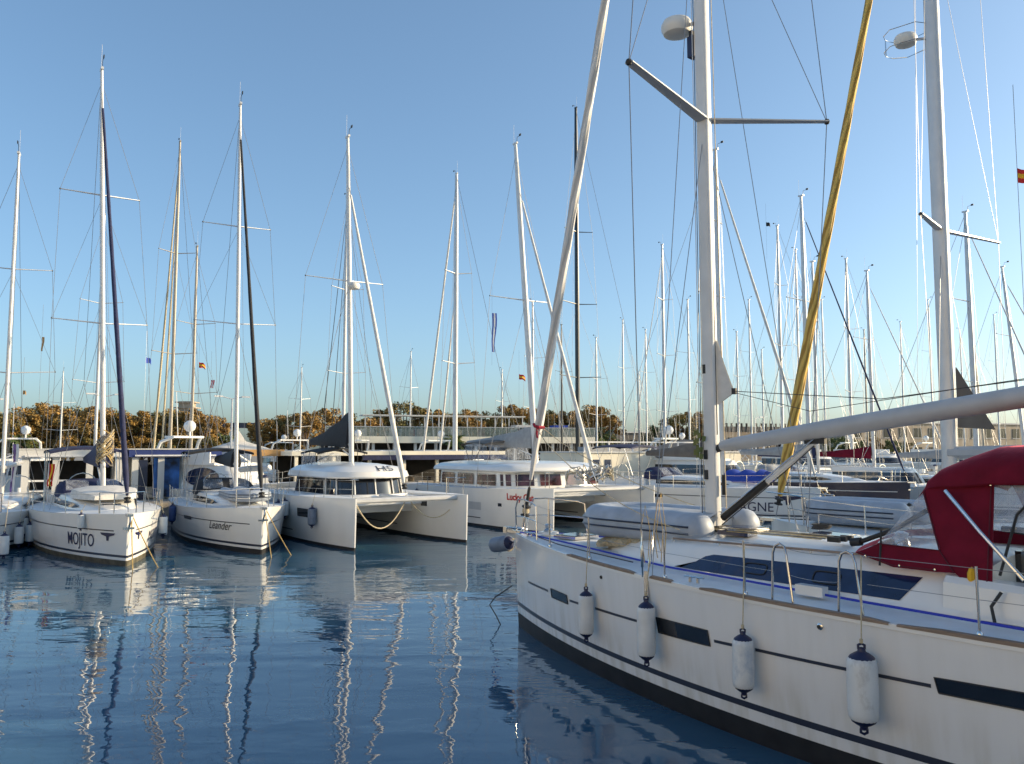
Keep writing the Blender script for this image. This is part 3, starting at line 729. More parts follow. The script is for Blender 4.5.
# ------------------------------------------------------------------ the big foreground yacht
MH = Vector((-sin(.675), cos(.675))); MS = (.08, 16.25)
def main_boat():
    root = empty('sailing_yacht', (MS[0], MS[1], 0), atan2(MH.y, MH.x))
    tag(root, 'large white sailing yacht in the foreground with burgundy sprayhood and black hull windows', 'sailboat')
    hu = Hull(14.2,2.15,1.76,1.68,tm=.6,q=2.15,qw=2.0,bw=.9,rake=.1)
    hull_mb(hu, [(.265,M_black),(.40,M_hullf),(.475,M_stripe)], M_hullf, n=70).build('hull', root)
    deck_mb(hu, M_deck, inset=.05, n=50).build('deck', root)
    for sd in (1,-1):
        q = MB()
        for a, b in ((2.865,4.80),(5.13,5.57),(6.07,8.5),(8.58,13.6)):   # timber capping along the sheer
            rows = []
            for i in range(13):
                s = a+(b-a)*i/12; bb = hu.beam(s); z = hu.sheer(s)
                e = .012 if i in (0,12) else .035
                rows.append([(-s, sd*(bb+.012), z-.012), (-s, sd*(bb+.014), z+e*.7), (-s, sd*(bb-.015), z+e), (-s, sd*(bb-.05), z+e*.7), (-s, sd*(bb-.055), z-.01)])
            q.grid(rows if sd > 0 else rows[::-1], M_teak)
        q.build('toe_rail', root)
        q = MB(); rows = []
        for i in range(60):   # white bulwark lip
            s = .02+13.9*(i/59)**1.2; bb = hu.beam(s); z = hu.sheer(s)
            rows.append([(-s, sd*(bb+.006), z-.05), (-s, sd*(bb+.006), z+.004), (-s, sd*(bb-.03), z+.012), (-s, sd*(bb-.06), z-.01)])
        q.grid(rows if sd > 0 else rows[::-1], M_gel); q.build('bulwark', root)
        for s0, s1, za, zb_ in ((.857,1.93,.972,1.0),(2.80,3.144,1.0,1.01),(3.65,4.76,1.035,1.057),(6.22,6.52,1.09,1.1),(6.85,8.03,1.115,1.14),(8.32,8.85,1.15,1.16),(9.9,13.2,1.17,1.2)):
            patch(hu, s0, s1, za-.018, za+.018, zb_-.018, zb_+.018, sd, M_stripe, off=.006, n=14).build('cove_stripe', root)
        for s0, s1, a0, a1, b0, b1, tp in ((2.09,2.74,.925,1.068,.93,1.067,-.02),(5.2,6.15,.995,1.19,1.013,1.2,-.02),(8.92,10.6,1.11,1.25,1.15,1.31,-.03)):
            hw = patch(hu, s0, s1, a0, a1, b0, b1, sd, M_win, off=.009, n=14, taper=tp).build('hull_window', root)
            q = MB(); lo = []; hi = []
            for k in range(11):
                s_ = s0+(s1-s0)*k/10; lo.append(hu.pt(s_, a0+(b0-a0)*k/10, sd, .012)); hi.append(hu.pt(s_+tp, a1+(b1-a1)*k/10, sd, .012))
            lp_ = lo+hi[::-1]; q.tube(lp_+[lp_[0]], .007, M_rub, 5, cap=False); q.build('window_frame', hw)
        q = MB(); p = Vector(hu.pt(7.74, 1.53, sd, .0)); q.lathe([(.035,0),(.035,.012),(.02,.02),(.0,.02)], p, M_steel, 14, axis=(0,sd,0)); q.lathe([(.02,0),(.02,.025)], p+Vector((0,sd*.012,0)), M_rub, 10, axis=(0,sd,0))
        p = Vector(hu.pt(3.93, 1.53, sd)); q.lathe([(.025,0),(.025,.015),(.0,.018)], p, M_rub, 10, axis=(0,sd,0)); q.build('skin_fitting', root)
    # bow numbers: faint lettering near the stem
    dz = lambda s: hu.sheer(s)+.045
    secs = [(2.6,.35,.25,1.80,1.83),(3.3,.7,.55,1.88,1.94),(4.0,1.0,.82,1.97,2.07),(4.7,1.2,.98,2.03,2.16),(5.6,1.33,1.1,2.06,2.22),(7.0,1.42,1.18,2.10,2.27),(8.2,1.46,1.2,2.12,2.29),(9.0,1.47,1.22,2.12,2.28)]
    cab = coach_mb(secs, M_gel, lambda s: 1.73).build('coachroof', root)
    for sd in (1,-1):
        def side_pt(s, f, off=.012):
            i = 0
            while i < len(secs)-2 and secs[i+1][0] < s: i += 1
            A, B = secs[i], secs[i+1]; u = (s-A[0])/(B[0]-A[0]); wb = A[1]+(B[1]-A[1])*u; wt = A[2]+(B[2]-A[2])*u; z1 = A[3]+(B[3]-A[3])*u
            h_ = .88*f; y1 = wb*.985+wt*.015; y2 = wt*.9+wb*.1
            y = wb+(y1-wb)*h_/.2 if h_ < .2 else y1+(y2-y1)*(h_-.2)/.68
            return (-s, sd*(y+off), 1.69+(z1-1.69)*h_)
        q = MB(); n = 24; lo = []; hi = []
        for i in range(n+1):
            k = i/n
            lo.append(side_pt(5.0+3.25*k, .27)); hi.append(side_pt(5.22+3.2*k, .27+.64*min(1,k*9+.1)))
        q.grid([lo, hi] if sd < 0 else [hi, lo], M_winb); wn = q.build('cabin_window', cab)
        for s in (6.35, 7.35):   # opening ports in the long window
            q = MB(); pts = []
            for j in range(17):
                a = 2*pi*j/16; cx = abs(cos(a))**.4*(1 if cos(a) > 0 else -1); cy = abs(sin(a))**.4*(1 if sin(a) > 0 else -1)
                pts.append(side_pt(s+.17*cx, .6+.17*cy, .02))
            q.tube(pts, .009, M_rub, 5, cap=False); q.build('port_frame', wn)
        q = MB(); rows = []
        q.tube([side_pt(s, .0, .10) for s in (3.4,4.2,5,6,7,8,9,10)][:1] and [(-s, sd*(y), z) for s, y, z in ((.25,.10,1.795),(.82,.28,1.80),(1.8,.54,1.80),(2.77,.80,1.80),(3.6,1.02,1.79),(4.42,1.24,1.785),(5.05,1.40,1.78),(6.6,1.56,1.775),(8.05,1.72,1.77),(9.6,1.84,1.765),(11.5,1.9,1.76))], 0.012, M_blue, 6, flat=(1.3,.8)); q.build('jack_line', root)
        q = MB(); hs = [(-s, sd*(wt-.09), z1+.075) for s, wb, wt, z1, z2 in secs[3:]]
        q.tube(hs, .016, M_teak, 6)
        for p in hs: q.tube([p, (p[0], p[1], p[2]-.1)], .014, M_steel, 5)
        q.build('grab_rail', cab)
    for s, wd in ((1.7,.5),(3.75,.55),(5.3,.4),(6.6,.5)):
        q = MB(); z = 1.84 if s < 2 else (2.03 if s < 4 else 2.22)+.02; q.box((-s,0,z),(wd,wd,.05), M_winb); q.box((-s,0,z-.01),(wd+.07,wd+.07,.05), M_steel); q.build('deck_hatch', root)
    q = MB(); q.box((-5.55,.55,2.23),(.5,.22,.06), M_winb); q.build('deck_hatch', root)
    for s, y in ((7.2,.6),(7.2,.75),(7.2,.9),(7.35,-.6),(7.35,-.8)): q = MB(); q.box((-s,y,2.30),(.15,.05,.06), M_rub); q.build('rope_clutch', cab)
    for sd in (1,-1): q = MB(); q.lathe([(.10,0),(.09,.06),(.06,.1),(.08,.16),(.03,.18)], (-7.95, sd*.75, 2.27), M_steel, 16); q.build('winch', cab)
    # small things lying about the deck: coiled sheets, blocks, a winch handle
    random.seed(15)
    for s, y, z, rr, mm in ((6.2,-.5,2.27,.12,M_roped),(3.1,-.35,1.95,.16,M_ropey)):
        q = MB(); q.tube([(-s+rr*(1+.12*sin(a*1.3))*cos(a), y+rr*(1+.15*cos(a*.7))*sin(a), z+.006*a*.5) for a in [i*.5 for i in range(44)]], .010, mm, 5); q.build('rope_coil', root)
    q = MB(); q.tube([(-.5,.12,1.86),(-1.2,.45,1.80),(-2.2,.86,1.79),(-3.4,1.2,1.79),(-4.4,1.42,1.78)], .009, M_roped, 5); q.build('furling_line', root)
    q = MB()
    for k in range(6): q.tube([(-4.85-.05*k,.16+.05*k,2.22),(-5.8,.35+.11*k,2.28),(-7.1,.50+.10*k,2.30)], .0055, (M_rope, M_roped, M_ropey)[k%3], 5)
    q.build('deck_line', cab)
    # mast, radar, boom
    ms = 4.73; zt = 20.2; r = .105
    def mp(z): return Vector((-ms-(z-2.2)*.002, (z-2.2)*.011, z))
    q = MB(); q.tube([mp(2.15), mp(8), mp(14), mp(18.5), mp(zt)], [r,r,r,r*.85,r*.6], M_alu_w, 20, flat=(1.02,.74), sq=.42)
    q.box((-ms-.0,0,2.21),(.42,.3,.07), M_rub)
    mast = q.build('mast', root)
    q = MB(); q.tube([mp(3.6)+Vector((-.108,.0,0)), mp(19)+Vector((-.085,0,0))], .008, M_rub, 5); q.build('luff_slot', mast)
    q = MB()
    for z in (3.0,3.3,4.6,6.2): q.box((-ms+.05,.09,z),(.06,.03,.14), M_rub)
    for a, b in ((.13,.05),(.15,-.02),(.12,.1)): q.tube([mp(2.25)+Vector((a,b+.05,0)), mp(9)+Vector((a*.95,b,0)), mp(19.6)+Vector((.1,b,0))], .006, (M_rope, M_roped, M_wfl)[int(b*20)%3], 4)
    q.tube([mp(2.3)+Vector((-.2,-.05,0)), mp(19.6)+Vector((-.14,0,0))], .007, M_rope, 4)
    q.build('halyard', mast)
    q = MB(); q.tube([mp(3.0)+Vector((-.17,-.05,-.3)), mp(3.0)+Vector((-.17,-.05,.0))], .035, M_rub, 8); q.build('rope_bag', mast)
    # the loose leafy ribbon at the gooseneck
    q = MB(); random.seed(3)
    for i in range(12):
        z = 3.3+random.random()*.45; y = .1+random.uniform(-.03,.06); x = -ms+.1+random.uniform(-.1,.1)
        q.add([(x,y,z),(x+.05,y+.03,z+.02),(x+.05,y+.04,z-.08),(x+.0,y+.02,z-.07)], [(0,1,2,3)], M_leafd)
    q.build('green_ribbon', mast)
    for sd in (1,-1):
        for z, L, sw in ((8.48,2.0+.13*sd,.70-.28*sd),(13.4,1.75,.6)):
            a = mp(z); b = a+Vector((-sw, sd*L, .15))
            q = MB(); q.tube([a, b], [.075,.045], M_grey, 8, flat=(1.5,.45)); q.ball(b, .05, M_rub, 8); q.build('spreader', mast)
    radar_dome(mast, mp(10.15)+Vector((.45,.05,0)), .25, arm=mp(10.1)+Vector((.1,0,0)))
    q = MB(); q.box((-ms+.19,.05,9.75),(.12,.14,.34), M_navyp); q.box((-ms+.2,.05,9.97),(.06,.1,.1), M_rub); q.build('deck_light', mast)
    q = MB(); q.box((zt and -ms-.1,0,zt+.04),(.5,.1,.08), M_alu_w); q.tube([mp(zt),mp(zt)+Vector((0,0,1.1))], .008, M_wfl, 4); q.build('masthead_gear', mast)
    for sd in (1,-1):
        ch = Vector((-5.06, sd*1.94, 1.70)); t1 = mp(8.48)+Vector((-.70+.28*sd, sd*(2.0+.13*sd), .15)); t2 = mp(13.4)+Vector((-.6, sd*1.75, .15))
        for k, pts in enumerate(([ch,t1,t2,mp(19.8)], [ch+Vector((.0,-sd*.10,0)), mp(8.35)], [t1, mp(13.2)], [ch+Vector((-.12,-sd*.05,0)), mp(13.2)] )):
            q = MB(); q.tube(pts, .0075 if k == 0 else .006, M_wire, 5)
            if k in (0,1):
                d = (pts[1]-pts[0]).normalized(); q.tube([pts[0], pts[0]+d*.12, pts[0]+d*.14, pts[0]+d*.42, pts[0]+d*.44, pts[0]+d*.62], [.012,.012,.022,.022,.012,.012], M_steel, 8)
            q.build('shroud', root)
        q = MB(); q.box((-5.06, sd*(hu.beam(5.06)+.006), 1.56),(.07,.012,.42), M_steel); q.build('chainplate', root)
        q = MB(); q.tube([(-13.7, sd*1.2, 1.8), mp(zt-.2)], .006, M_wire, 5); q.build('backstay', root)
    # forestay with furled genoa, leaving the bow drum
    a = Vector((-.20,0,1.80)); b = Vector((-ms+.10,0,zt-.3)); d = b-a; Ld = d.length; dn = d.normalized()
    q = MB(); N = 60; pts = []; rad = []
    for i in range(N+1):
        k = .055+.9*i/N; pts.append(a+d*k); rad.append((.03+.05*min(1,i/4))*(1.05-.15*i/N)*(1+.05*sin(i*1.7)+.03*sin(i*.7)))
    q.tube(pts, rad, M_sailw, 14); fs = q.build('furled_headsail', root)
    q = MB(); p0 = a+dn*2.05
    q.tube([p0+Vector((.06,.07,.06)), p0+Vector((.0,.10,.02)), p0+Vector((-.08,.07,.0)), p0+Vector((-.08,-.06,.0))], .03, M_crim, 6); q.tube([p0+Vector((-.05,.08,0)), p0+Vector((-.08,.12,-.12)), p0+Vector((-.1,.12,-.2))], .02, M_crim, 5)
    q.build('sheet_tie', fs)
    q = MB(); q.tube([a, a+d], .012, M_wire, 6)
    q.lathe([(.03,.30),(.09,.31),(.09,.33),(.045,.35),(.045,.46),(.09,.48),(.09,.50),(.035,.53),(.03,.85),(.02,.88)], a, M_rub, 16, axis=dn)
    q.tube([a, a+dn*.3], .03, M_steel, 8)
    q.lathe([(.05,.36),(.07,.38),(.07,.43),(.05,.46)], a, M_rope, 12, axis=dn); q.build('furling_drum', root)
    q = MB()
    for sd in (1,-1): q.tube([p0+Vector((0,sd*.08,0))]+sag(p0+Vector((0,sd*.1,-.05)), (-4.9, sd*1.0, 2.25), .25, 10)[1:], .008, M_rope, 5)
    q.build('headsail_sheet', root)
    # boom with in-mast sail clew
    g = Vector((-ms-.18,0,3.43)); e = Vector((-10.4,0,4.15)); q = MB()
    q.tube([g, g.lerp(e,.04), g.lerp(e,.3), g.lerp(e,.9), e], [.075,.095,.12,.125,.11], M_grey, 16, flat=(1.0,1.12)); boom = q.build('boom', root)
    q = MB(); q.tube([g+Vector((.12,0,-.05)), g+Vector((-.05,0,0))], .06, M_rub, 8); q.build('gooseneck', boom)
    q = MB(); q.add([(-ms-.12,.015,5.05),(-ms-.12,.015,4.05),(-ms-.42,.015,4.22),(-ms-.25,.015,4.65)], [(0,1,2,3)], M_sail)
    q.add([(-ms-.12,-.01,5.05),(-ms-.12,-.01,4.05),(-ms-.42,-.01,4.22),(-ms-.25,-.01,4.65)], [(3,2,1,0)], M_sail)
    q.box((-ms-.42,0,4.24),(.07,.04,.09), M_rub); q.build('mainsail_clew', mast)
    q = MB(); q.tube([(-ms-.42,.0,4.24), (-7.4,.03,4.02), e+Vector((0,.02,.12))], .006, M_roped, 5); q.tube([(-ms-.42,.0,4.22), (-6.4,.03,3.9), e+Vector((0,.02,.16))], .005, M_roped, 5); q.build('outhaul', boom)
    va = Vector((-ms-.17,0,2.36)); vb = Vector((-6.45,0,3.48))
    q = MB(); q.tube([va, va.lerp(vb,.5)], .05, M_rub, 10); q.tube([va.lerp(vb,.45), vb], .034, M_alu_w, 10)
    q.tube([va+Vector((0,.06,.05)), vb+Vector((0,.05,.04))], .012, M_steel, 6); q.tube([va+Vector((0,.03,-.1)), va.lerp(vb,.5)+Vector((0,.03,-.09)), vb+Vector((0,.03,-.05))], .008, M_roped, 5)
    q.box((vb.x,0,vb.z+.02),(.3,.07,.09), M_rub); q.build('boom_vang', boom)
    # pulpit, stanchions, gates, lifelines
    q = MB()
    for sd in (1,-1):
        q.tube([(-1.35,sd*.62,1.78),(-1.3,sd*.60,2.36),(-1.15,sd*.54,2.40),(-.55,sd*.27,2.44),(-.3,sd*.2,2.42),(-.2,sd*.17,2.25),(-.17,sd*.13,1.8)], .0135, M_steel, 8)
        q.tube([(-1.32,sd*.61,2.1),(-.55,sd*.28,2.12),(-.22,sd*.16,2.1)], .010, M_steel, 6)
        q.tube([(-.62,sd*.3,2.42),(-.62,sd*.28,1.8)], .0125, M_steel, 6)
    q.build('pulpit', root)
    st = [1.33,2.72,4.05,5.5]; tops = {}
    for sd in (1,-1):
        for s in (2.0,3.5,5.35,6.72,9.3,11.2):
            bb = hu.beam(s)-.085; z = hu.sheer(s)+.02
            q = MB(); q.tube([(-s,sd*bb,z),(-s,sd*(bb+.02),z+.62)], .0125, M_steel, 8); q.lathe([(.03,0),(.03,.03),(.015,.05)], (-s,sd*bb,z-.01), M_steel, 10); q.build('stanchion', root)
        for s in (7.10, 7.92):     # U shaped gate hoops
            bb = hu.beam(s)-.085; z = hu.sheer(s)+.02; bb2 = hu.beam(s+.26)-.085
            q = MB(); q.tube([(-s,sd*bb,z),(-s-.02,sd*bb,z+.52),(-s-.05,sd*bb,z+.60),(-s-.11,sd*bb,z+.63),(-s-.17,sd*bb,z+.60),(-s-.2,sd*bb2,z+.52),(-s-.27,sd*bb2,z)], .0135, M_steel, 8); q.build('gate_hoop', root)
        for h in (.60,.32):
            q = MB(); pts = [(-1.3,sd*.61,1.78+h)]
            for s in (2.0,3.5,5.35,6.72,7.1): pts.append((-s, sd*(hu.beam(s)-.07), hu.sheer(s)+.02+h))
            q.tube(pts, .0032, M_wire, 5); pts = []
            for s in (8.25,9.3,11.2,13): pts.append((-s, sd*(hu.beam(s)-.07), hu.sheer(s)+.02+h))
            q.tube(pts, .0032, M_wire, 5)
            q.tube(sag((-7.35, sd*(hu.beam(7.35)-.07), hu.sheer(7)+h), (-7.92, sd*(hu.beam(8)-.07), hu.sheer(8)+h), .02, 5), .0032, M_wire, 5); q.build('lifeline', root)
    # deck gear
    q = MB()
    for s, y in ((.75,.28),(.75,-.28),(5.85,1.86),(5.85,-1.86),(11.8,1.95),(11.8,-1.95)):
        z = 1.79 if s < 1 else 1.745
        q.box((-s-.06,y,z),(.03,.03,.06), M_steel); q.box((-s+.06,y,z),(.03,.03,.06), M_steel); q.tube([(-s-.15,y,z+.045),(-s+.15,y,z+.045)], .016, M_steel, 6)
    q.build('mooring_cleat', root)
    q = MB(); q.box((.02,0,1.78),(.55,.14,.05), M_steel); q.box((.26,0,1.80),(.1,.16,.12), M_steel)
    for sd in (1,-1): q.tube([(.28,sd*.05,1.8),(.1,sd*.07,1.86),(-.3,sd*.05,1.84)], .012, M_steel, 6)
    q.build('bow_roller', root)
    q = MB(); q.lathe([(.07,0),(.09,.05),(.05,.09),(.08,.15),(.03,.17)], (-.95,.0,1.83), M_steel, 14); q.box((-.95,0,1.83),(.3,.25,.05), M_gel); q.build('windlass', root)
    q = MB(); q.box((-7.35,1.66,1.80),(.34,.12,.11), M_gel); q.build('deck_box', root)
    # cockpit
    q = MB()
    for sd in (1,-1):
        rows = []
        for s, y0, y1, z in ((8.7,1.46,1.15,2.10),(9.4,1.5,1.1,2.08),(10.5,1.6,1.2,2.02),(11.6,1.7,1.3,1.98),(12.6,1.75,1.4,1.9)):
            rows.append([(-s,sd*y0,1.72),(-s,sd*(y0-.03),z-.06),(-s,sd*(y0-.1),z),(-s,sd*(y1+.05),z),(-s,sd*y1,z-.06),(-s,sd*(y1-.02),1.3)])
        q.grid(rows, M_gel); q.add(rows[-1], [tuple(range(6))], M_gel)
    q.box((-11,0,1.32),(4.6,2.2,.06), M_teak)
    q.build('cockpit', root)
    q = MB(); q.box((-9.9,0,1.95),(1.4,.5,.06), M_teakw); q.box((-9.9,.36,1.78),(1.4,.04,.34), M_teakw); q.box((-9.9,-.36,1.78),(1.4,.04,.34), M_teakw); q.box((-9.9,0,1.6),(.2,.2,.6), M_gel); q.build('cockpit_table', root)
    q = MB(); q.box((-9.03,0,1.9),(.06,.8,.8), M_win); q.build('companionway', root)
    for sd in (1,-1):
        q = MB(); pts = [(-12.0, sd*.75+.42*cos(a), 2.05+.42*sin(a)) for a in [2*pi*i/20 for i in range(21)]]; q.tube(pts, .016, M_steel, 6)
        for a in (0,2.09,4.19): q.tube([(-12,sd*.75,2.05),(-12,sd*.75+.42*cos(a),2.05+.42*sin(a))], .01, M_steel, 5)
        q.tube([(-12.05,sd*.75,1.3),(-12.05,sd*.75,2.1)], [.1,.07], M_gel, 8); q.build('steering_wheel', root)
    # ---- burgundy sprayhood joined to a bimini
    T = .012
    hood = MB()
    def sidep(P, m, mb, y0=1.38, y1=1.16, sds=(1,-1)):
        for sd in sds:
            poly = []
            for s, z in P:
                y = y0+(y1-y0)*max(0,min(1,(z-2.05)/1.0)); poly.append((-s, sd*y, z))
            mb.prism(poly if sd < 0 else poly[::-1], (0,-sd*T,0), m)
    sidep([(7.71,2.23),(8.15,2.12),(8.58,2.12),(8.79,2.13),(8.63,2.34),(7.97,2.35)], M_burg, hood)
    sidep([(8.63,2.34),(8.79,2.13),(8.84,2.09),(8.90,2.04),(9.14,2.0),(9.12,3.06),(8.50,3.06),(8.43,2.92)], M_burg, hood)
    def arch(s, zt_, w, zl, n=16, k=.5):
        P = []
        for j in range(n+1):
            a = pi*j/n; c_ = cos(a); y = w*(abs(c_)**k)*(1 if c_ > 0 else -1); z = zl+(zt_-zl)*(max(0,sin(a))**k); P.append((-s, y, z))
        return P
    prof = [(8.43,3.00,1.17,2.93),(8.46,3.09,1.19,2.95),(8.58,3.22,1.21,2.99),(8.80,3.33,1.23,3.02),(9.10,3.42,1.24,3.05),(9.6,3.47,1.26,3.07),(10.3,3.49,1.28,3.09),(11.0,3.46,1.28,3.08),(11.6,3.38,1.27,3.03)]
    rows = [arch(*p) for p in prof]; rows = [[(x, y, z+.012*sin(x*7+y*3)+.01*sin(y*9-x*2)) for x, y, z in r_] for r_ in rows]; hood.grid(rows, M_burg); hood.grid([[(x,y*.985,z-.015) for x,y,z in r_] for r_ in rows][::-1], M_burg)
    fr = [(-7.50+.0*abs(y), y, z) for y, z in ()]
    # front skirt and clear windscreen between base curve and the top arch
    base = []; mid = []; topc = []; low = []
    for j in range(17):
        a = pi*j/16; c_ = cos(a); y = (abs(c_)**.5)*(1 if c_ > 0 else -1)
        base.append((-7.71+.28*(1-y*y), 1.34*y, 2.23+.05*(1-y*y))); mid.append((-7.95+.26*(1-y*y), 1.30*y, 2.35+.05*(1-y*y)))
        low.append((-8.36, 1.19*y, 2.86+.09*(1-abs(y)**3)))
    hood.grid([base, mid], M_burg); hood.grid([low, rows[0]], M_burg)
    hd = hood.build('sprayhood', root)
    q = MB(); q.grid([mid, low], M_clear); q.build('windscreen', hd)
    for sd_ in (1,-1):
        q = MB(); sidep([(7.97,2.352),(8.628,2.342),(8.43,2.93),(8.36,2.86)], M_clear, q, sds=(sd_,)); q.build('side_window', hd)
        q = MB(); sidep([(9.13,2.58),(11.5,2.52),(11.5,3.04),(9.13,3.05)], M_clear, q, sds=(sd_,)); q.build('side_curtain', hd)
        q = MB()
        def sp3(s, z, o=.016): y = 1.38-.22*max(0,min(1,(z-2.05))); return (-s, sd_*(y+o), z)
        for P in ([(7.97,2.352),(8.628,2.342),(8.43,2.93)], [(8.79,2.13),(8.63,2.34),(8.43,2.92)], [(9.10,2.02),(9.10,3.04)], [(7.75,2.245),(8.15,2.14),(8.6,2.14)]):
            q.tube([sp3(*p) for p in P], .007, M_burgd, 5)
        q.build('seam', hd)
    q = MB()
    for sd in (1,-1):
        q.tube([(-9.2,sd*1.33,2.15),(-9.35,sd*1.25,2.75),(-9.62,sd*1.2,3.05)], .014, M_rub, 6)
        q.tube([(-8.70,sd*1.30,2.96),(-9.06,sd*1.40,2.57),(-9.46,sd*1.46,2.15)], .02, M_steel, 8)
        q.tube([(-10.9,sd*1.35,2.05),(-10.8,sd*1.24,3.1)], .014, M_steel, 6)
    for p in (prof[1], prof[4], prof[6]): q.tube([(x,y*.97,z-.03) for x,y,z in arch(*p)], .013, M_steel, 6)
    q.build('hood_frame', hd)
    q = MB()
    for s, z in ((8.23,2.145),(8.6,2.145),(7.85,2.21)):
        for sd in (1,-1): q.lathe([(.014,0),(.012,.008),(0,.01)], (-s, sd*1.385, z), M_steel, 10, axis=(0,sd,0))
    q.build('snap_fastener', hd)
    q = MB()   # dark folded cover and straps inside the opening
    q.tube([(-9.2,1.22,2.60),(-9.7,1.2,2.57),(-10.6,1.2,2.54),(-11.4,1.2,2.5)], [.03,.05,.05,.03], M_blackc, 8, flat=(1,1.3))
    q.build('rolled_curtain', hd)
    q = MB(); q.tube([(-9.1,1.38,2.05),(-9.22,1.4,1.98)], .02, M_rub, 6); q.tube([(-9.28,1.52,2.02),(-9.2,1.56,1.88),(-9.24,1.6,1.74)], .016, M_rub, 6); q.build('hood_strap', hd)
    q = MB(); q.tube([(-7.6,1.0,2.32),(-7.98,.98,2.48),(-8.35,.95,2.72)], .028, M_rub, 8); q.tube([(-7.6,1.0,2.32),(-7.48,1.0,2.30)], .05, M_rub, 10); q.tube([(-8.0,1.36,2.12),(-8.0,1.3,2.5)], .012, M_rub, 5); q.build('solar_lamp_arm', cab)
    q = MB(); q.ball((-8.95,1.35,2.12), .07, M_yfl, 10, sx=.6, sz=1.3); q.build('sunlit_patch', root)  # yellow ball standing in for a small patch of sunlight
    return root, hu
mroot, mh = main_boat()
ML = Matrix.Translation((MS[0],MS[1],0)) @ Matrix.Rotation(atan2(MH.y,MH.x), 4, 'Z')
def mw(s, y, z): return ML @ Vector((-s, y, z))

# fenders of the foreground yacht
fl = ['white cylindrical fender nearest the bow of the big foreground yacht', 'white fender hanging beside the shroud foot on the foreground yacht hull',
      'white fender with a faded blue smear hanging amidships on the foreground yacht', 'large grimy white fender hanging nearest the camera on the foreground yacht']
for i, (s, z0, z1, r, ts, tz) in enumerate(((3.64,.58,1.34,.112,3.50,2.2),(5.16,.60,1.45,.12,5.12,2.25),(6.81,.61,1.34,.12,6.74,2.28),(8.28,.63,1.45,.145,8.2,2.3))):
    y = mh.half(s, z1)+r+.012; zc = (z0+z1)/2
    fender(fl[i], mw(s, y, zc), length=(z1-z0)*.93, r=r, m=(M_fend, M_fend, M_fblue, M_fgrime)[i], rope_to=mw(ts, mh.beam(ts)-.06, tz), group='fenders along the foreground yacht')
    bpy.context.view_layer.update()

# dinghy upturned on the foredeck
def dinghy(label, M, s0, s1, w, zc, r, m, stripe, chock=True, lab_group=None):
    o = M @ Vector((-s1, 0, zc)); root = empty('inflatable_dinghy', o, 0); root.rotation_euler = M.to_euler(); tag(root, label, 'dinghy', lab_group)
    L = s1-s0   # local x: 0 at stern (s1) .. L at bow
    path = []; rad = []
    for i in range(33):
        k = i/32*2-1; a = abs(k); sg = 1 if k > 0 else -1
        x = L-r-(L-r-.0)*max(0,(a-.32)/.68) if a > .32 else L-r-.0; 
        if a <= .32: an = a/.32*pi/2; x = (L-w-r*.2)+(w)*cos(an)*1.0; y = sg*w*sin(an)
        else: x = (L-w-r*.2)*(1-(a-.32)/.68); y = sg*w
        path.append((x, y, 0)); rad.append(r)
    pts = [Vector(p) for p in path]
    q = MB(); e0 = pts[0]; e1 = pts[-1]
    pp = [e0+Vector((-r*.75,0,0)), e0+Vector((-r*.55,0,0)), e0+Vector((-r*.25,0,0))]+pts+[e1+Vector((-r*.25,0,0)), e1+Vector((-r*.55,0,0)), e1+Vector((-r*.75,0,0))]
    rr = [r*.25, r*.7, r*.95]+rad+[r*.95, r*.7, r*.25]
    q.tube(pp, rr, m, 18); q.build('tube', root)
    for zz in (.05, -.05):    # rubbing strakes
        q = MB(); st = []
        for p, (i) in zip(pts, range(33)):
            t = (pts[min(i+1,32)]-pts[max(i-1,0)]).normalized(); nrm = Vector((t.y*-1, t.x, 0))
            nrm = Vector((-t.y, t.x, 0)); 
            if nrm.dot(p-Vector((L*.4,0,0))) < 0: nrm = -nrm
            st.append(p+nrm*(sqrt(max(0,r*r-zz*zz))+.004)+Vector((0,0,zz)))
        q.tube(st, .017, stripe, 6, flat=(.9,1.2)); q.build('rubbing_strake', root)
    q = MB(); rows = []
    for i in range(9):
        x = .05+(L-w*.9)*i/8; ww = w*(1 if i < 6 else 1-.25*(i-5)/3*1.6); rows.append([(x,-ww,.06),(x,-ww*.5,.14),(x,0,.24),(x,ww*.5,.14),(x,ww,.06)])
    q.grid(rows, M_grey); q.build('floor', root)
    q = MB(); q.box((.1,0,-.02),(.05,2*w,.34), M_grey); q.build('transom', root)
    return root
din = dinghy('pale grey inflatable dinghy lying upturned on the foredeck in front of the big mast', ML, 2.45, 4.9, .56, 2.22, .25, M_rib, M_stripe)
# folded tan canvas under the dinghy
q = MB(); rows = []; random.seed(5)
for i in range(14):
    k = i/13; x = -2.9-1.1*k; h = .05*sin(pi*k)**.5+.03*(i%2); rows.append([(x, .30, 1.80+.12*k), (x, .66+.04*sin(i*1.3), 1.80+.12*k), (x, .68+.04*(i%3), 1.85+h*.7+.03*sin(i*2.2)+.12*k), (x, .56, 1.90+h+.12*k), (x, .35, 1.90+h*.6+.12*k)])
q.grid(rows, M_rope, closed=True); o = q.build('folded_canvas'); o.matrix_world = ML
tag(o, 'folded tan canvas tucked under the grey dinghy on the foredeck', 'canvas')
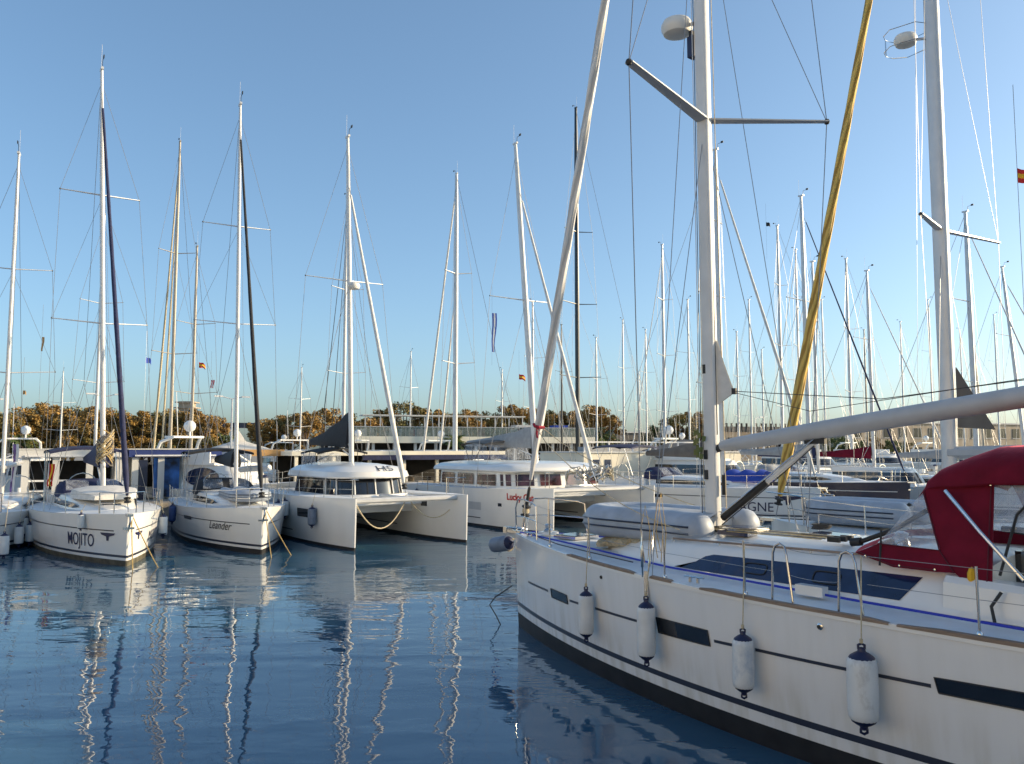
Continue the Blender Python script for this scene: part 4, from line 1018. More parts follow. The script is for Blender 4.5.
# round blue-grey fender and coil of rope at the bow
r_ = fender('blue-grey fender with a coil of rope lying at the far side of the foreground bow', mw(-.34,.10,1.52), length=.62, r=.15, m=M_fendb); r_.rotation_euler = (R(80),0,R(40))
sweep_line('rope_coil', 'pale rope hanks coiled over the blue-grey fender at the foreground bow', [mw(-.22+.14*cos(a*2.1), .05+.1*sin(a), 1.52+.12*sin(a*1.7)) for a in [i*.45 for i in range(34)]], .016, M_rope, 'rope')
sweep_line('snubber_line', 'dark mooring line looping from the stem down into the water', [mw(-.05,.05,.75), mw(-.35,.25,.5), mw(-.45,.3,.35), mw(-.3,.25,.15), mw(-.15,.2,-.1)], .012, M_roped, 'mooring line')
# hanging ropes beside the shrouds
q = MB()
for k, (s, y) in enumerate(((4.9,1.72),(5.2,1.8),(5.28,1.83))):
    q.tube([(-s,y,1.85+.1*k),(-s+.05,y+.02,2.3),(-s-.02,y,2.62+.1*k),(-s-.08,y-.02,2.3),(-s-.06,y,1.9)], .006, M_ropey, 5)
q.build('hanging_hank', mroot)

# ------------------------------------------------------------------ neighbouring yacht with ochre headsail (parallel, beyond)
HS = (6.1, 19.6)
HL = Matrix.Translation((HS[0],HS[1],0)) @ Matrix.Rotation(atan2(MH.y,MH.x), 4, 'Z')
b2, hu2 = sailboat('white yacht with ochre furled headsail moored beyond the foreground yacht', None, HS, (MH.x, MH.y), L=13, B=2.05, zb=1.75, zm=1.6, top=M_gel_old,
    ms=4.1, mast_h=19.5, boomz=1.42, boomr=.13, r=.125, spreads=(.335,.74), fore=M_yel, fore_r=.108, radar=None, boom=5.2, spl=1.1, sweep=.12, stb=2.3, wirer=.0055, name='sailing_yacht', rat=1.4, bsh=.3)
for o in b2.children:
    if o.name.startswith('boom') and 'vang' not in o.name: o.data.materials[0] = M_grey
mt = [o for o in b2.children if o.name.startswith('mast')][0]
q = MB(); q.add([(-4.28,.02,5.0),(-4.28,.02,3.8),(-4.95,.02,3.75),(-4.6,.02,4.4)], [(0,1,2,3)], M_taupe); q.add([(-4.28,-.02,5.0),(-4.28,-.02,3.8),(-4.95,-.02,3.75),(-4.6,-.02,4.4)], [(3,2,1,0)], M_taupe); q.build('mainsail_clew', mt)
radar_dome(mt, (-4.1+.55, 0, height_for(8.66,16.4,30)), .23, arm=(-4.1,0,height_for(8.66,16.4,38)))
q = MB()
zc = height_for(8.66,16.4,30)
for dz_ in (-.2,.16): q.tube([(-4.05,.0,zc+dz_),(-3.9,.3,zc+dz_),(-3.4,.38,zc+dz_),(-3.18,.2,zc+dz_),(-3.12,0,zc+dz_),(-3.18,-.2,zc+dz_),(-3.4,-.38,zc+dz_),(-3.9,-.3,zc+dz_),(-4.05,0,zc+dz_)], .009, M_steel, 5)
q.tube([(-3.12,0,zc-.2),(-3.12,0,zc+.16)], .012, M_steel, 5); q.build('radar_guard', mt)
dinghy('grey inflatable dinghy with a navy strake lying on the deck of the yacht beyond', HL, 1.2, 3.3, .50, 2.05, .27, M_rib, M_stripe)

# ------------------------------------------------------------------ row of boats across the fairway
def G(px, py):
    v = 382-py; dz_ = FPX*sin(PITCH)+v*cos(PITCH); k = -CAMH/dz_; return ((px-512)*k, (FPX*cos(PITCH)-v*sin(PITCH))*k)
def loc_at(root, x, y, z):
    return Matrix.Translation(root.location) @ Matrix.Rotation(root.rotation_euler[2], 4, 'Z') @ Vector((x, y, z))
STB = -1
# A: cut off at the left edge
A, hA = sailboat('white yacht cut off by the left edge of the picture', 'yachts moored bow out across the fairway', (-16.75,26), (.40,-.915), L=11, B=1.6, zb=1.35, zm=1.15, ms=5, mast_px=153, r=.085, fore=None, cover=None, top=M_gel, rake=.8)
B_, hB = sailboat('white yacht with MOJITO lettered in navy on the bow, navy furled headsail and navy sprayhood', 'yachts moored bow out across the fairway', G(127,567), (.56,-.83), L=12.2, B=2.0, zb=1.5, zm=1.32, ms=5.0, mast_px=70, r=.095,
    fore=M_navy, fore_r=.075, cover=M_navy, hood=M_navy, bimini=M_navy, spreads=(.40,.70), cov_h=1.0, rake=1.5, heel=2.0, bot=M_brownb, windows_hull=())
Cc, hC = sailboat('white yacht with Leander in small black script on the bow and a black furled headsail', 'yachts moored bow out across the fairway', G(262,555), (.47,-.88), L=11.5, B=1.9, zb=1.5, zm=1.25, ms=5.0, mast_px=103, r=.085,
    fore=M_blackc, fore_r=.07, cover=M_blackc, hood=M_blackc, bimini=M_blackc, spreads=(.43,.68), radar=None, rake=1.2, heel=.6, windows_hull=((4.2,5.0,.86,.98),))
def side_text(hu, root, body, s_left, z0, size, m, side=-1, shear=0, bold=0, xs=1.0, name='name_lettering'):
    # starboard: text runs towards the bow; port: runs towards the stern
    fn = (lambda u, v: hu.pt(s_left-u, z0+v, side, .014)) if side < 0 else (lambda u, v: hu.pt(s_left+u, z0+v, side, .014))
    return text_mesh(body, size, m, fn, name, root, shear, bold=bold, xs=xs)
side_text(hB, B_, 'MOJITO', 2.8, .48, .54, M_txt, bold=.003, xs=.76, shear=.1)
side_text(hB, B_, 'MOJITO', 1.8, .52, .45, M_txt, side=1, xs=1.1)
for sd in (1,-1): emblem_mb(hB, .75, .85, sd, .62, M_txt).build('emblem', B_)
side_text(hC, Cc, 'Leander', 2.75, .68, .40, M_txtk, shear=.5)
# gear on B and C
q = MB(); random.seed(11)      # bundle of tan rope and cloth on the mast of B
for k in range(26):
    a0 = random.random()*6; z0 = 3.0+random.random()*.8; q.tube([(-5.0+.22*cos(a0+j*.7), .26*sin(a0+j*.7), z0+.25*sin(j*.9+k)) for j in range(8)], .02, (M_rope, M_taupe, M_ropey)[k%3], 5)
q.build('coiled_halyards', B_)
q = MB(); rows = []
for i in range(9):
    x = -7.6+3.6*i/8; w_ = 1.0*sin(pi*(i+.6)/9.2)**.4; h_ = .28*sin(pi*(i+.6)/9.2)**.5; zz = 1.66
    rows.append([(x, w_, zz), (x, w_*.95, zz+h_), (x, w_*.4, zz+h_*1.35), (x, -w_*.4, zz+h_*1.35), (x, -w_*.95, zz+h_), (x, -w_, zz)])
q.grid(rows, M_sail); q.add(rows[0], [tuple(range(6))], M_sail); q.add(rows[-1], [tuple(range(5,-1,-1))], M_sail)
o = q.build('covered_dinghy'); o.location = loc_at(B_,1.0,0,.10); o.rotation_euler = (0,0,B_.rotation_euler[2]); tag(o, 'dinghy under a cream cover on the cabin top of the MOJITO yacht', 'dinghy')
dinghy('grey inflatable dinghy lying on the foredeck of the Leander yacht', Matrix.Translation(Cc.location)@Matrix.Rotation(Cc.rotation_euler[2],4,'Z'), 1.6, 4.4, .5, 1.78, .2, M_rib, M_stripe)

def side_fender(hu, root, s, zc, side, label, m=None, r=.13, L=.7, g='fenders on the yachts across the fairway'):
    p = loc_at(root, -s, hu.yo*0+0, 0); pt = hu.pt(s, zc+.2, side, r+.01); loc = loc_at(root, *(pt[0], pt[1], zc))
    tp = hu.pt(s, hu.sheer(s), side, 0); fender(label, loc, L, r, m, loc_at(root, tp[0], tp[1], hu.sheer(s)+.3), g)
bpy.context.view_layer.update()
side_fender(hB, B_, 7.3, .72, -1, 'white fender hanging furthest aft on the dark side of the MOJITO yacht')
side_fender(hB, B_, 1.75, 1.22, -1, 'white fender hanging above the letters of the MOJITO yacht', r=.1, L=.5)
side_fender(hB, B_, 3.4, .85, 1, 'cream fender on the sunlit side of the MOJITO yacht, the higher one', r=.14)
side_fender(hB, B_, 4.4, .7, 1, 'second fender on the sunlit side of the MOJITO yacht, further aft')
side_fender(hC, Cc, 6.3, .95, -1, 'dark blue fender hanging on the side of the Leander yacht', m=M_fendn)
for (px, py, Y, lb) in ((4,545,25.5,'white fender nearest the left edge of the picture'),(19,535,28,'white fender second from the left edge, in the gap beside the MOJITO yacht'),(30,533,28.5,'white fender third from the left edge, in the gap beside the MOJITO yacht')):
    v = 382-py; k = Y/(FPX*cos(PITCH)-v*sin(PITCH)); p = Vector(((px-512)*k, Y, CAMH+(FPX*sin(PITCH)+v*cos(PITCH))*k)); fender(lb, p, .72, .14, M_fend, p+Vector((-.1,.3,1.3)), 'fenders on the yachts across the fairway')

# catamarans
dl = G(358,551); dr = G(465,543); dm = ((dl[0]+dr[0])/2, (dl[1]+dr[1])/2)
D, hD = catamaran('white catamaran with wraparound dark window band and black boom cover', dm, (.56,-.83), 2.15, .62, 11.8, 1.72, 1.62, 5.5, 136, 1.5, M_sail, M_blackc, (3.1,7.4,1.6,1.7,2.26,2.84), 'band', heel=1.0, boom=4.6, cov_h=1.2, radar=.53, rr=.10, spreads=(.55,))
E_, hE = catamaran('white catamaran with red Lucky Cat lettering and separate reddish cabin windows', ((1.55+6.25)/2,(33+35.7)/2), (.56,-.83), 2.7, .68, 12, 1.8, 1.62, 5.0, 143, 2.5, M_sail, M_greyc, (2.8,9.2,2.75,2.75,2.36,2.80), 'panes', heel=2.6, boom=6.2, cov_h=.75, rr=.12, spreads=(.5,))
# dark sun bimini on D and tent hood on E
q = MB()
bimini_mb(6.4,8.3,1.1,3.22,2.6,M_blackc,M_rub).build('bimini', D)
q.box((-7.4,-1.1,2.95),(1.6,.02,.5), M_clear); q.box((-6.5,-.55,2.95),(.02,1.0,.5), M_clear); q.build('bimini_window', D)
q = MB(); q.tube([(-9.6,-2.0,2.55),(-10.6,-2.6,2.5),(-11.4,-2.7,2.45)], .14, M_gel, 8); q.build('roof_locker', D)
bimini_mb(7.4,9.6,1.3,3.6,2.8,M_taupe,M_taupe).build('bimini', E_)
q = MB(); q.add([(-7.0,-1.2,2.85),(-7.0,1.2,2.85),(-7.4,1.1,3.55),(-7.4,-1.1,3.55)], [(0,1,2,3)], M_clear); q.add([(-7.1,-1.25,2.85),(-9.4,-1.25,2.85),(-9.4,-1.2,3.55),(-7.4,-1.2,3.55)], [(0,1,2,3)], M_clear); q.build('bimini_window', E_)
for s0, s1 in ((2.95,3.95),):
    for sd in (-1,1): patch(hD[1], s0, s1, .92, 1.22, .92, 1.22, sd, M_win, off=.012).build('hull_window', D)
patch(hD[0], 2.2, 2.6, 1.2, 1.4, 1.2, 1.4, -1, M_win, off=.012).build('hull_window', D)
patch(hE[1], 2.9, 3.15, .95, 1.08, .95, 1.08, -1, M_win, off=.012).build('hull_window', E_)
patch(hE[1], 4.4, 5.4, .72, 1.05, .72, 1.05, -1, M_grey, off=.010).build('hull_window', E_)
patch(hE[0], 2.6, 3.1, 1.25, 1.4, 1.25, 1.4, -1, M_win, off=.012).build('hull_window', E_)
side_text(hE[1], E_, 'Lucky Cat', 2.55, 1.26, .38, M_txtr, bold=.012)
# roof emblem lettering on D (front of the roof)
def roof_fn(u, v):
    return (-4.62-.34*v/.4*1.0-.02*abs(u)**2, u-.1, 2.52+.24*v/.4)
text_mesh('H5', .62, M_stripe, lambda u, v: (-2.90-.80*v-.25*(u-.2)**2, u-.05, 2.52+.42*v+.02), 'roof_lettering', D)
def rim(hu, root, s, side, zc, label, m):
    side_fender(hu, root, s, zc, side, label, m=m, r=.17, L=.75)
side_fender(hD[1], D, 5.5, 1.05, -1, 'blue-grey fender furthest aft on the dark banded catamaran', m=M_fendb, r=.16)
side_fender(hD[1], D, 4.8, 1.15, -1, 'white fender beside the blue-grey one on the dark banded catamaran', r=.16)
side_fender(hD[1], D, 2.35, 1.0, -1, 'grey fender just forward of the hull window of the dark banded catamaran', m=M_fendb, r=.15)
side_fender(hE[1], E_, 10.2, 1.2, -1, 'small dark ball fender on the red-lettered catamaran', m=M_rub, r=.1, L=.4)
# clutter around E's crossbeam: coiled sail bag
q = MB(); random.seed(21)
for k in range(26):
    a0 = random.random()*6; cx, cy = -.9+random.uniform(-.5,.5), random.uniform(-.8,.8)
    q.tube([(cx+.3*cos(a0+j*.8), cy+.3*sin(a0+j*.8), 2.0+.7*random.random()) for j in range(6)], .025, (M_wfl, M_greyc, M_rope, M_steel)[k%4], 5)
q.build('bow_gear', E_)
# ladder-like gangway
q = MB(); a = loc_at(E_, -1.2,-3.3,1.75); b = a+Vector((1.2,-1.0,-1.6))
for dd in (Vector((0,0,0)), Vector((.35,.2,0))): q.tube([a+dd,b+dd], .025, M_wfl, 5)
for k in range(5): p = a.lerp(b, (k+.5)/5); q.tube([p,p+Vector((.35,.2,0))], .018, M_wfl, 5)
# F : AGNE
F, hF = sailboat('white yacht with AGNE lettered in navy near the bow and navy bimini', 'yachts moored bow out across the fairway', G(822,523), (.72,-.70), L=13, B=2.05, zb=1.6, zm=1.45, ms=5.0, mast_px=150, r=.11,
    fore=M_sail, fore_r=.08, hood=M_navy, bimini=M_navy, cover=M_taupe, spreads=(.28,.55,.78), rake=.2, heel=.0, windows_hull=((7.2,8.0,.95,1.1),(8.5,9.0,.95,1.1),(9.3,10.3,.95,1.1)), cov_h=.8)
side_text(hF, F, 'AGNE', 3.35, .45, .62, M_txt, xs=.92)
emblem_mb(hF, 1.25, 1.05, -1, 1.1, M_txt).build('emblem', F)
Gs, hG = sailboat('navy hulled yacht with a dark green furled headsail beyond the AGNE yacht', 'yachts moored bow out across the fairway', (20.6,43), (.65,-.76), L=12, B=1.95, zb=1.65, zm=1.5, ms=5.6, mast_px=196, r=.105, top=M_navyh, stripe=M_gel,
    fore=M_navy, fore_r=.05, cover=M_greyc, spreads=(.33,.62), rake=.3, hood=M_greyc)
H3, h3 = sailboat('white yacht with burgundy boom cover seen over the navy hull', 'yachts moored bow out across the fairway', (26.8,49.5), (.62,-.78), L=12, B=1.9, ms=5.4, mast_px=271, r=.09, cover=M_burg, fore=M_sail, fore_r=.045, rake=.2, detail=0, cov_h=.5)
H4, h4 = sailboat('white yacht whose tall pale mast stands just right of the ochre sail yacht mast', 'yachts moored bow out across the fairway', (29.0,42.0), (.60,-.80), L=12.5, B=1.9, ms=5.2, mast_px=212, r=.11, cover=M_greyc, fore=M_sail, fore_r=.05, rake=.2, detail=0)
H5, h5 = sailboat('white yacht at the right edge behind the burgundy hood', 'yachts moored bow out across the fairway', (38,52), (.60,-.80), L=12, B=1.9, ms=5.2, mast_h=16, r=.09, cover=M_sail, fore=M_sail, rake=4, detail=0)
H6, h6 = sailboat('white yacht behind the ochre furled headsail with blue sail bag', 'yachts moored bow out across the fairway', (23.0,50.0), (.62,-.78), L=11, B=1.8, ms=5.0, mast_px=262, r=.08, cover=M_navy, detail=0, hood=M_navy)

q = MB(); rows = []
for i in range(8):
    x = -2.6-2.0*i/7; rows.append([(x, .7*cos(a_)*(1+.1*sin(i*3+a_*2)), 1.75+.55*sin(a_)*(1+.2*sin(i*2.2))) for a_ in [pi*j/8 for j in range(9)]])
q.grid(rows, M_bfl); o = q.build('boat_cover'); o.matrix_world = Matrix.Translation(F.location)@Matrix.Rotation(F.rotation_euler[2],4,'Z'); tag(o, 'crumpled blue cover on the foredeck of the AGNE yacht', 'cover')
# mooring lines
ml = [(127,567,B_,hB,'pale mooring line dropping from the MOJITO yacht bow', 1.2), (262,555,Cc,hC,'ochre mooring line dropping from the Leander yacht bow', 1.0)]
for i, (px, py, root, hu, lb, dx) in enumerate(ml):
    for k in range(2):
        a = loc_at(root, -.3, .12, hu.sheer(.2)); e = Vector((a.x+.55+.5*k, a.y-1.0+.6*k, -.1)); 
        sweep_line('mooring_line', lb+(', the steeper one' if k == 0 else ', the slanting one'), sag(a, e, .05), .016, M_ropey, 'mooring line', 'mooring lines at the bows')
a = loc_at(D,-.1,-2.15,1.6); b = loc_at(D,-.8,.1,1.6)
sweep_line('mooring_line', 'cream rope hanging in a loop from the left bow of the dark banded catamaran', sag(a, b, .95, 14), .022, M_rope, 'mooring line', 'mooring lines at the bows')
a = loc_at(D,-.8,.2,1.6); b = loc_at(D,-.9,2.0,1.2)
sweep_line('mooring_line', 'cream rope hanging slack toward the right hull of the dark banded catamaran', sag(a, b, .5, 12), .018, M_rope, 'mooring line', 'mooring lines at the bows')
a = loc_at(E_,-7.5,-3.4,1.3); sweep_line('mooring_line', 'ochre mooring line slanting into the water between the two catamarans', [a, Vector((a.x+1.4,a.y-1.6,-.1))], .022, M_ropey, 'mooring line', 'mooring lines at the bows')
a = loc_at(F,-.2,.1,1.7); 
for k, l in enumerate(('ochre mooring line falling straight from the AGNE yacht bow','ochre mooring line slanting away from the AGNE yacht bow')):
    sweep_line('mooring_line', l, [a, Vector((a.x+.8+1.3*k, a.y-1.2, -.1))], .022, M_ropey, 'mooring line', 'mooring lines at the bows')

# ------------------------------------------------------------------ yachts on the far side of the quay
AWAY = (-.56,.83); TOW = (.56,-.83)
def far_boat(px, ytop, label, n=8, mode='away', L=12, r=.1, m=None, rake=0, fore=None, cover=None, top=None, spreads=(.36,.66), inner=None, spl=1.4, ms=5, xt=None, hood=None, fr=.06, radar=None):
    # n = distance beyond the quay front line of the mast
    p, t = quay_at(px, n); hd = AWAY if mode == 'away' else TOW
    st = (p.x+hd[0]*ms, p.y+hd[1]*ms); H = height_for(p.x, p.y, ytop)
    return sailboat(label, 'sailing yachts berthed beyond the quay', st, hd, L=L, B=L*.155, zb=1.35, zm=1.15, ms=ms, mast_h=H, r=r, mast_m=m, fore=fore, cover=cover, top=top, spreads=spreads, inner=inner, detail=0, spl=spl, rake=rake, boom=L*.36, hood=hood, fore_r=fr, radar=radar)[0]
far_boat(95, 215, 'yacht beyond the quay whose pale mast rises just left of the MOJITO mast', 17, r=.11)
far_boat(170, 142, 'tall yacht beyond the kiosks with bronze toned mast and furled sail close beside it', 19, r=.12, m=M_brm, fore=M_rope, fr=.08, inner=(3.2,1.4,.9), L=15, ms=6)
far_boat(191, 247, 'smaller yacht beyond the kiosks with a brown mast', 17, r=.10, m=M_brm)
far_boat(343, 197, 'yacht whose white mast stands just left of the catamaran mast', 17, r=.12, m=M_alu_w, fore=M_roped, fr=.03, inner=(2.4,1.4,.85))
far_boat(455, 174, 'large yacht with white mast and two furled headsails sloping left', 17, r=.17, m=M_alu_w, fore=M_sail, fr=.10, inner=(3.0,1.5,.62), L=15, ms=5.6)
far_boat(502, 370, 'far yacht with a short mast seen against the terrace', 48, L=10, r=.09)
far_boat(533, 302, 'far yacht whose thin mast stands left of the black masts', 26, L=11, r=.09)
far_boat(562, 325, 'far yacht with a thin dark mast', 40, L=11, r=.10, m=M_carb)
far_boat(578, 108, 'big yacht with a tall black carbon mast', 19, L=17, r=.17, m=M_carb, spl=2.2, spreads=(.25,.45,.65), ms=7, radar=None)
far_boat(624, 320, 'far yacht with a slim mast over the white quay building', 44, L=11, r=.10)
far_boat(665, 245, 'yacht with grey mast left of the foreground mast', 20, r=.12, spreads=(.25,.5,.75), L=13, fore=M_sail, fr=.05)
far_boat(739, 332, 'far yacht whose short mast shows right of the foreground mast', 34, L=10, r=.10)
far_boat(783, 226, 'yacht with a small black pennant on its masthead', 15, mode='away', r=.12, spreads=(.25,.5,.75), L=14)
far_boat(801, 250, 'yacht whose mast crosses behind the ochre headsail', 20, r=.10, spreads=(.3,.55,.78), fore=M_rope, fr=.04)
far_boat(852, 259, 'yacht whose pale mast stands between the ochre sail and the thick white mast', 13, r=.12, L=12)
far_boat(868, 330, 'far yacht with a thin brown mast near the right', 34, L=10, r=.10, m=M_brm)
far_boat(985, 345, 'yacht with a raked brown mast at the far right', 14, L=11, r=.10, m=M_brm, rake=-3)
far_boat(640, 372, 'distant small yacht with the shortest mast near the white quay building', 50, L=9, r=.08)

# motor yachts
FP = 'motor yachts beyond the quay'
def far_motor(px, n, label, hd=TOW, **k):
    p, t = quay_at(px, n); return motor_yacht(label, (p.x, p.y), hd, group=FP, **k)
p, t = quay_at(262, 7.9)
motor_yacht('white motor yacht with a big oval side window behind the Leander yacht', (-9.6,37.6), (.86,-.5), L=11, B=1.8, zb=1.9, zm=1.45, group=FP, oval=True, decks=2)
far_motor(345, 14, 'flybridge motor yacht left of the dark banded catamaran mast', L=14, B=2.2)
far_motor(418, 13, 'sleek white motor yacht between the catamaran forestay and the tall white mast', L=15, B=2.3)
far_motor(500, 14, 'white motor yacht behind the red-lettered catamaran', L=13, B=2.1)
far_motor(320, 40, 'distant motor yacht with twin domes under the autumn trees', L=16, B=2.5)
far_motor(760, 12, 'white motor yacht under the foreground boom', L=13, B=2.1)
far_motor(862, 11, 'white motor yacht with open flybridge above the burgundy boom cover', L=13, B=2.1)
far_motor(930, 14, 'white motor yacht beside the thick white mast', L=13, B=2.1)
far_motor(1010, 12, 'white motor yacht at the right edge behind the grey boom', L=13, B=2.1)
motor_yacht('navy hulled motor yacht between the AGNE yacht and the quay', (15.5,47.5), (.7,-.7), L=11, B=1.7, group=None, blue=True)
motor_yacht('white speedboat between the ochre headsail and the burgundy boom cover', (24.5,44.6), (.7,-.7), L=9, B=1.5, zb=1.5, zm=1.15, decks=1, dome=False)
far_motor(30, 14, 'white motor yacht at the far left below the autumn trees', L=12, B=1.9)

# ------------------------------------------------------------------ things on the quay
def frame_kiosk(t0, t1, label, blue, z1=3.05):
    o = qp((t0+t1)/2, 4.5, QZ); root = empty('kiosk', o, QA); tag(root, label, 'kiosk', 'kiosks on the quay'); W = t1-t0; Dp = 3.0; h = z1-QZ
    for x in (-W/2+.15, -W/6, W/6, W/2-.15):
        for y in (-Dp/2+.15, Dp/2-.15): q = MB(); q.box((x,y,h/2),(.28,.28,h), M_wallw); q.build('post', root)
    q = MB(); q.box((0,0,h+.10),(W+.3,Dp+.3,.34), M_kblue if blue else M_wallw); q.box((0,-Dp/2-.17,h+.0),(W*.94,.06,.07), M_wfl); q.box((0,0,h+.30),(W+.36,Dp+.36,.05), M_wallw); q.build('roof', root)
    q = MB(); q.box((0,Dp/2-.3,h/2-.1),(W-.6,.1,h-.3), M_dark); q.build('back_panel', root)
    if blue:
        q = MB(); q.box((W*.32,-Dp/2+.1,h*.5),(W*.3,.08,h*.96), M_kblue); q.box((-W*.1,-Dp/2+.16,h*.5),(W*.3,.06,h*.9), M_panel); 
        for k in range(3): q.box((W*.22+.22*k,-Dp/2+.04,h*.5),(.06,.03,h*.8), M_wfl)
        q.build('display_panel', root)
        q = MB(); q.box((-W*.38,-Dp/2+.1,h*.45),(W*.12,.1,h*.9), M_navyh); q.build('door', root)
    else:
        q = MB(); q.box((0,-Dp/2+.15,.95),(W-.5,.06,.08), M_wfl); q.box((0,-Dp/2+.15,.5),(W-.5,.04,.06), M_wfl); q.build('railing', root)
        q = MB()
        for x in (-W*.3,-W*.05,W*.28): q.box((x,.2,.45),(.8,.8,.05), M_wfl); q.tube([(x,.2,0),(x,.2,.45)], .04, M_wfl, 6)
        q.build('table', root)
    return root
frame_kiosk(-1.2, 2.8, 'white framed open kiosk on the quay behind the MOJITO yacht', False)
frame_kiosk(3.2, 7.0, 'navy blue kiosk with white trim on the quay between the MOJITO and Leander yachts', True)
# long pavilion
def pavilion():
    t0, t1 = 10.4, 22.6; o = qp((t0+t1)/2, 4.6, QZ); root = empty('quay_pavilion', o, QA); tag(root, 'long flat roofed quay pavilion with navy awning and dark open front behind the catamaran', 'pavilion')
    W = t1-t0; h = 2.0
    q = MB(); q.box((0,0,h+.12),(W,4.4,.22), M_wallc); q.build('roof', root)
    q = MB(); q.box((W*.15,-2.3,h-.1),(W*.7,.12,.26), M_navy); q.build('awning', root)
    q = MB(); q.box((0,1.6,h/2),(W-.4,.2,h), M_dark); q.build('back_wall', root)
    for k in range(7): q = MB(); q.box((-W/2+.3+(W-.6)*k/6,-2.0,h/2),(.16,.16,h), M_wallc); q.build('post', root)
    q = MB(); random.seed(4)
    for k in range(14):
        x = -W/2+.8+(W-1.6)*k/13; q.box((x, -1.0+random.uniform(-.5,.5), .4),(.5,.5,.8), (M_dark, M_wfl, M_beige)[k%3])
    q.build('furniture', root)
pavilion()
q = MB()
for k in range(12): qbox(q, 9.0+.95*k, 9.88+.95*k, .9, 1.3, QZ, QZ+.62+.04*(k%3), M_conc)
o = q.build('concrete_barrier', smooth=0); tag(o, 'row of stained concrete blocks on the quay edge left of the dark banded catamaran', 'barrier')
NB = [(597,338,30,'left of the foreground shrouds, far off'),(690,300,24,'hidden partly by the foreground mast on its left side'),(706,352,42,'low and thin beside the foreground mast'),(752,300,30,'right of the foreground sail clew'),(764,350,40,'short one between the sail clew and the ochre sail'),(826,300,30,'behind the slim white mast right of the ochre sail'),(905,322,30,'left of the thick white mast beyond'),(934,300,26,'touching the thick white mast on its left side'),(965,330,34,'right of the brown mainsail clew'),(1000,315,28,'near the right edge, upright and thin'),(647,330,36,'between the foreground shrouds and mast'),(410,352,50,'between the two forestays above the terrace'),(60,372,45,'over the autumn trees left of the MOJITO mast'),(300,368,48,'left of the first catamaran mast')]
for px_, yt_, n_, lb_ in NB: far_boat(px_, yt_, 'distant pale mast, '+lb_, n_, L=10.5, r=.085, spreads=(.4,.68), mode='away' if px_%2 else 'tow')
def white_house():
    t0, t1 = 27.8, 40.6; o = qp((t0+t1)/2, 4.6, QZ); root = empty('quay_building', o, QA); tag(root, 'low cream quay building with a roof terrace railing behind the foreground mast', 'building')
    W = t1-t0; h = 2.1; Dp = 5
    q = MB(); q.box((0,0,h/2),(W,Dp,h), M_wallc); q.box((0,0,h+.04),(W+.2,Dp+.2,.08), M_wallw); q.build('wall', root)
    for x in (-W*.43, -W*.36): q = MB(); q.box((x,-Dp/2-.012,1.2),(.5,.03,1.0), M_winb); q.build('window', root)
    q = MB(); q.box((W*.05,-Dp/2-.012,1.0),(.95,.03,2.0), M_grey); q.build('door', root)
    q = MB()
    for k in range(8): x = -W/2+.05+(W-.1)*k/7; q.box((x,-Dp/2,h+.35),(.08,.08,.62), M_wfl)
    q.box((0,-Dp/2,h+.66),(W,.09,.08), M_wfl); q.build('railing', root)
    q = MB(); q.box((-1,.8,h+.22),(W*.5,1.2,.3), M_greyc); q.build('roof_seating', root)
    q = MB(); P = [(1.0,-Dp/2+.2,h+.02),(W/2-.1,-Dp/2+.2,h+.5),(W/2-.1,1.5,h+.5),(1.0,1.5,h+.02)]
    q.prism([(-1.2,-Dp/2-.6,1.75),(W*.28,-Dp/2-.6,2.75),(W*.28,0,2.95),(0,0,2.2)], (0,0,.05), M_taupe); q.build('awning', root)
white_house()
# quay clutter: lamp posts, pedestals, tent, crates
def lamp(t, n, h, label, dbl=False):
    root = empty('street_lamp', qp(t, n, QZ), QA); tag(root, label, 'street lamp', 'lamps on the quay')
    q = MB(); q.tube([(0,0,0),(0,0,h)], [.07,.04], M_alu, 8); q.build('pole', root)
    for sd in ((1,-1) if dbl else (1,)): q = MB(); q.tube([(0,0,h),(sd*.5,0,h+.12)], .025, M_alu, 5); q.box((sd*.65,0,h+.12),(.4,.14,.07), M_wfl); q.build('lamp_head', root)
lamp(7.6, 3.0, 4.8, 'double armed lamp post between the blue kiosk and the white tent', True)
lamp(2.2, 7.4, 5.0, 'double armed lamp post behind the white framed kiosk', True)
lamp(-3, 7, 4.6, 'lamp post at the far left of the quay')
lamp(46, 6, 4.6, 'lamp post on the right part of the quay')
for k, t in enumerate((8.8, 25.5, 44, 52, 60, 68)):
    root = empty('service_pedestal', qp(t, 1.0, QZ), QA); q = MB(); q.box((0,0,.5),(.28,.24,1.0), M_wallw); q.build('body', root); q = MB(); q.lathe([(.16,0),(.16,.08),(.05,.14)], (0,0,1.0), M_navyp, 10); q.build('cap', root)
    tag(root, ['power pedestal beside the blue kiosk','power pedestal between the pavilion and the cream building','power pedestal just right of the cream building','power pedestal behind the AGNE yacht stern','power pedestal behind the navy hulled yacht','power pedestal at the far right quay edge'][k], 'pedestal', 'service pedestals on the quay')
root = empty('market_tent', qp(8.6, 6.2, QZ), QA); tag(root, 'white pointed tent with orange awning behind the Leander yacht', 'tent')
q = MB(); W = 1.5; q.add([(-W,-W,2.3),(W,-W,2.3),(W,W,2.3),(-W,W,2.3),(-.3,-.3,2.75),(.3,-.3,2.75),(.3,.3,2.75),(-.3,.3,2.75),(0,0,3.3)], [(0,1,5,4),(1,2,6,5),(2,3,7,6),(3,0,4,7),(4,5,8),(5,6,8),(6,7,8),(7,4,8)], M_tent); q.build('canopy', root)
q = MB(); q.box((.6,-1.6,2.15),(2.8,.06,.34), M_awn); q.build('valance', root)
for x in (-W,W):
    for y in (-W,W): q = MB(); q.tube([(x,y,0),(x,y,2.3)], .05, M_wfl, 6); q.build('pole', root)

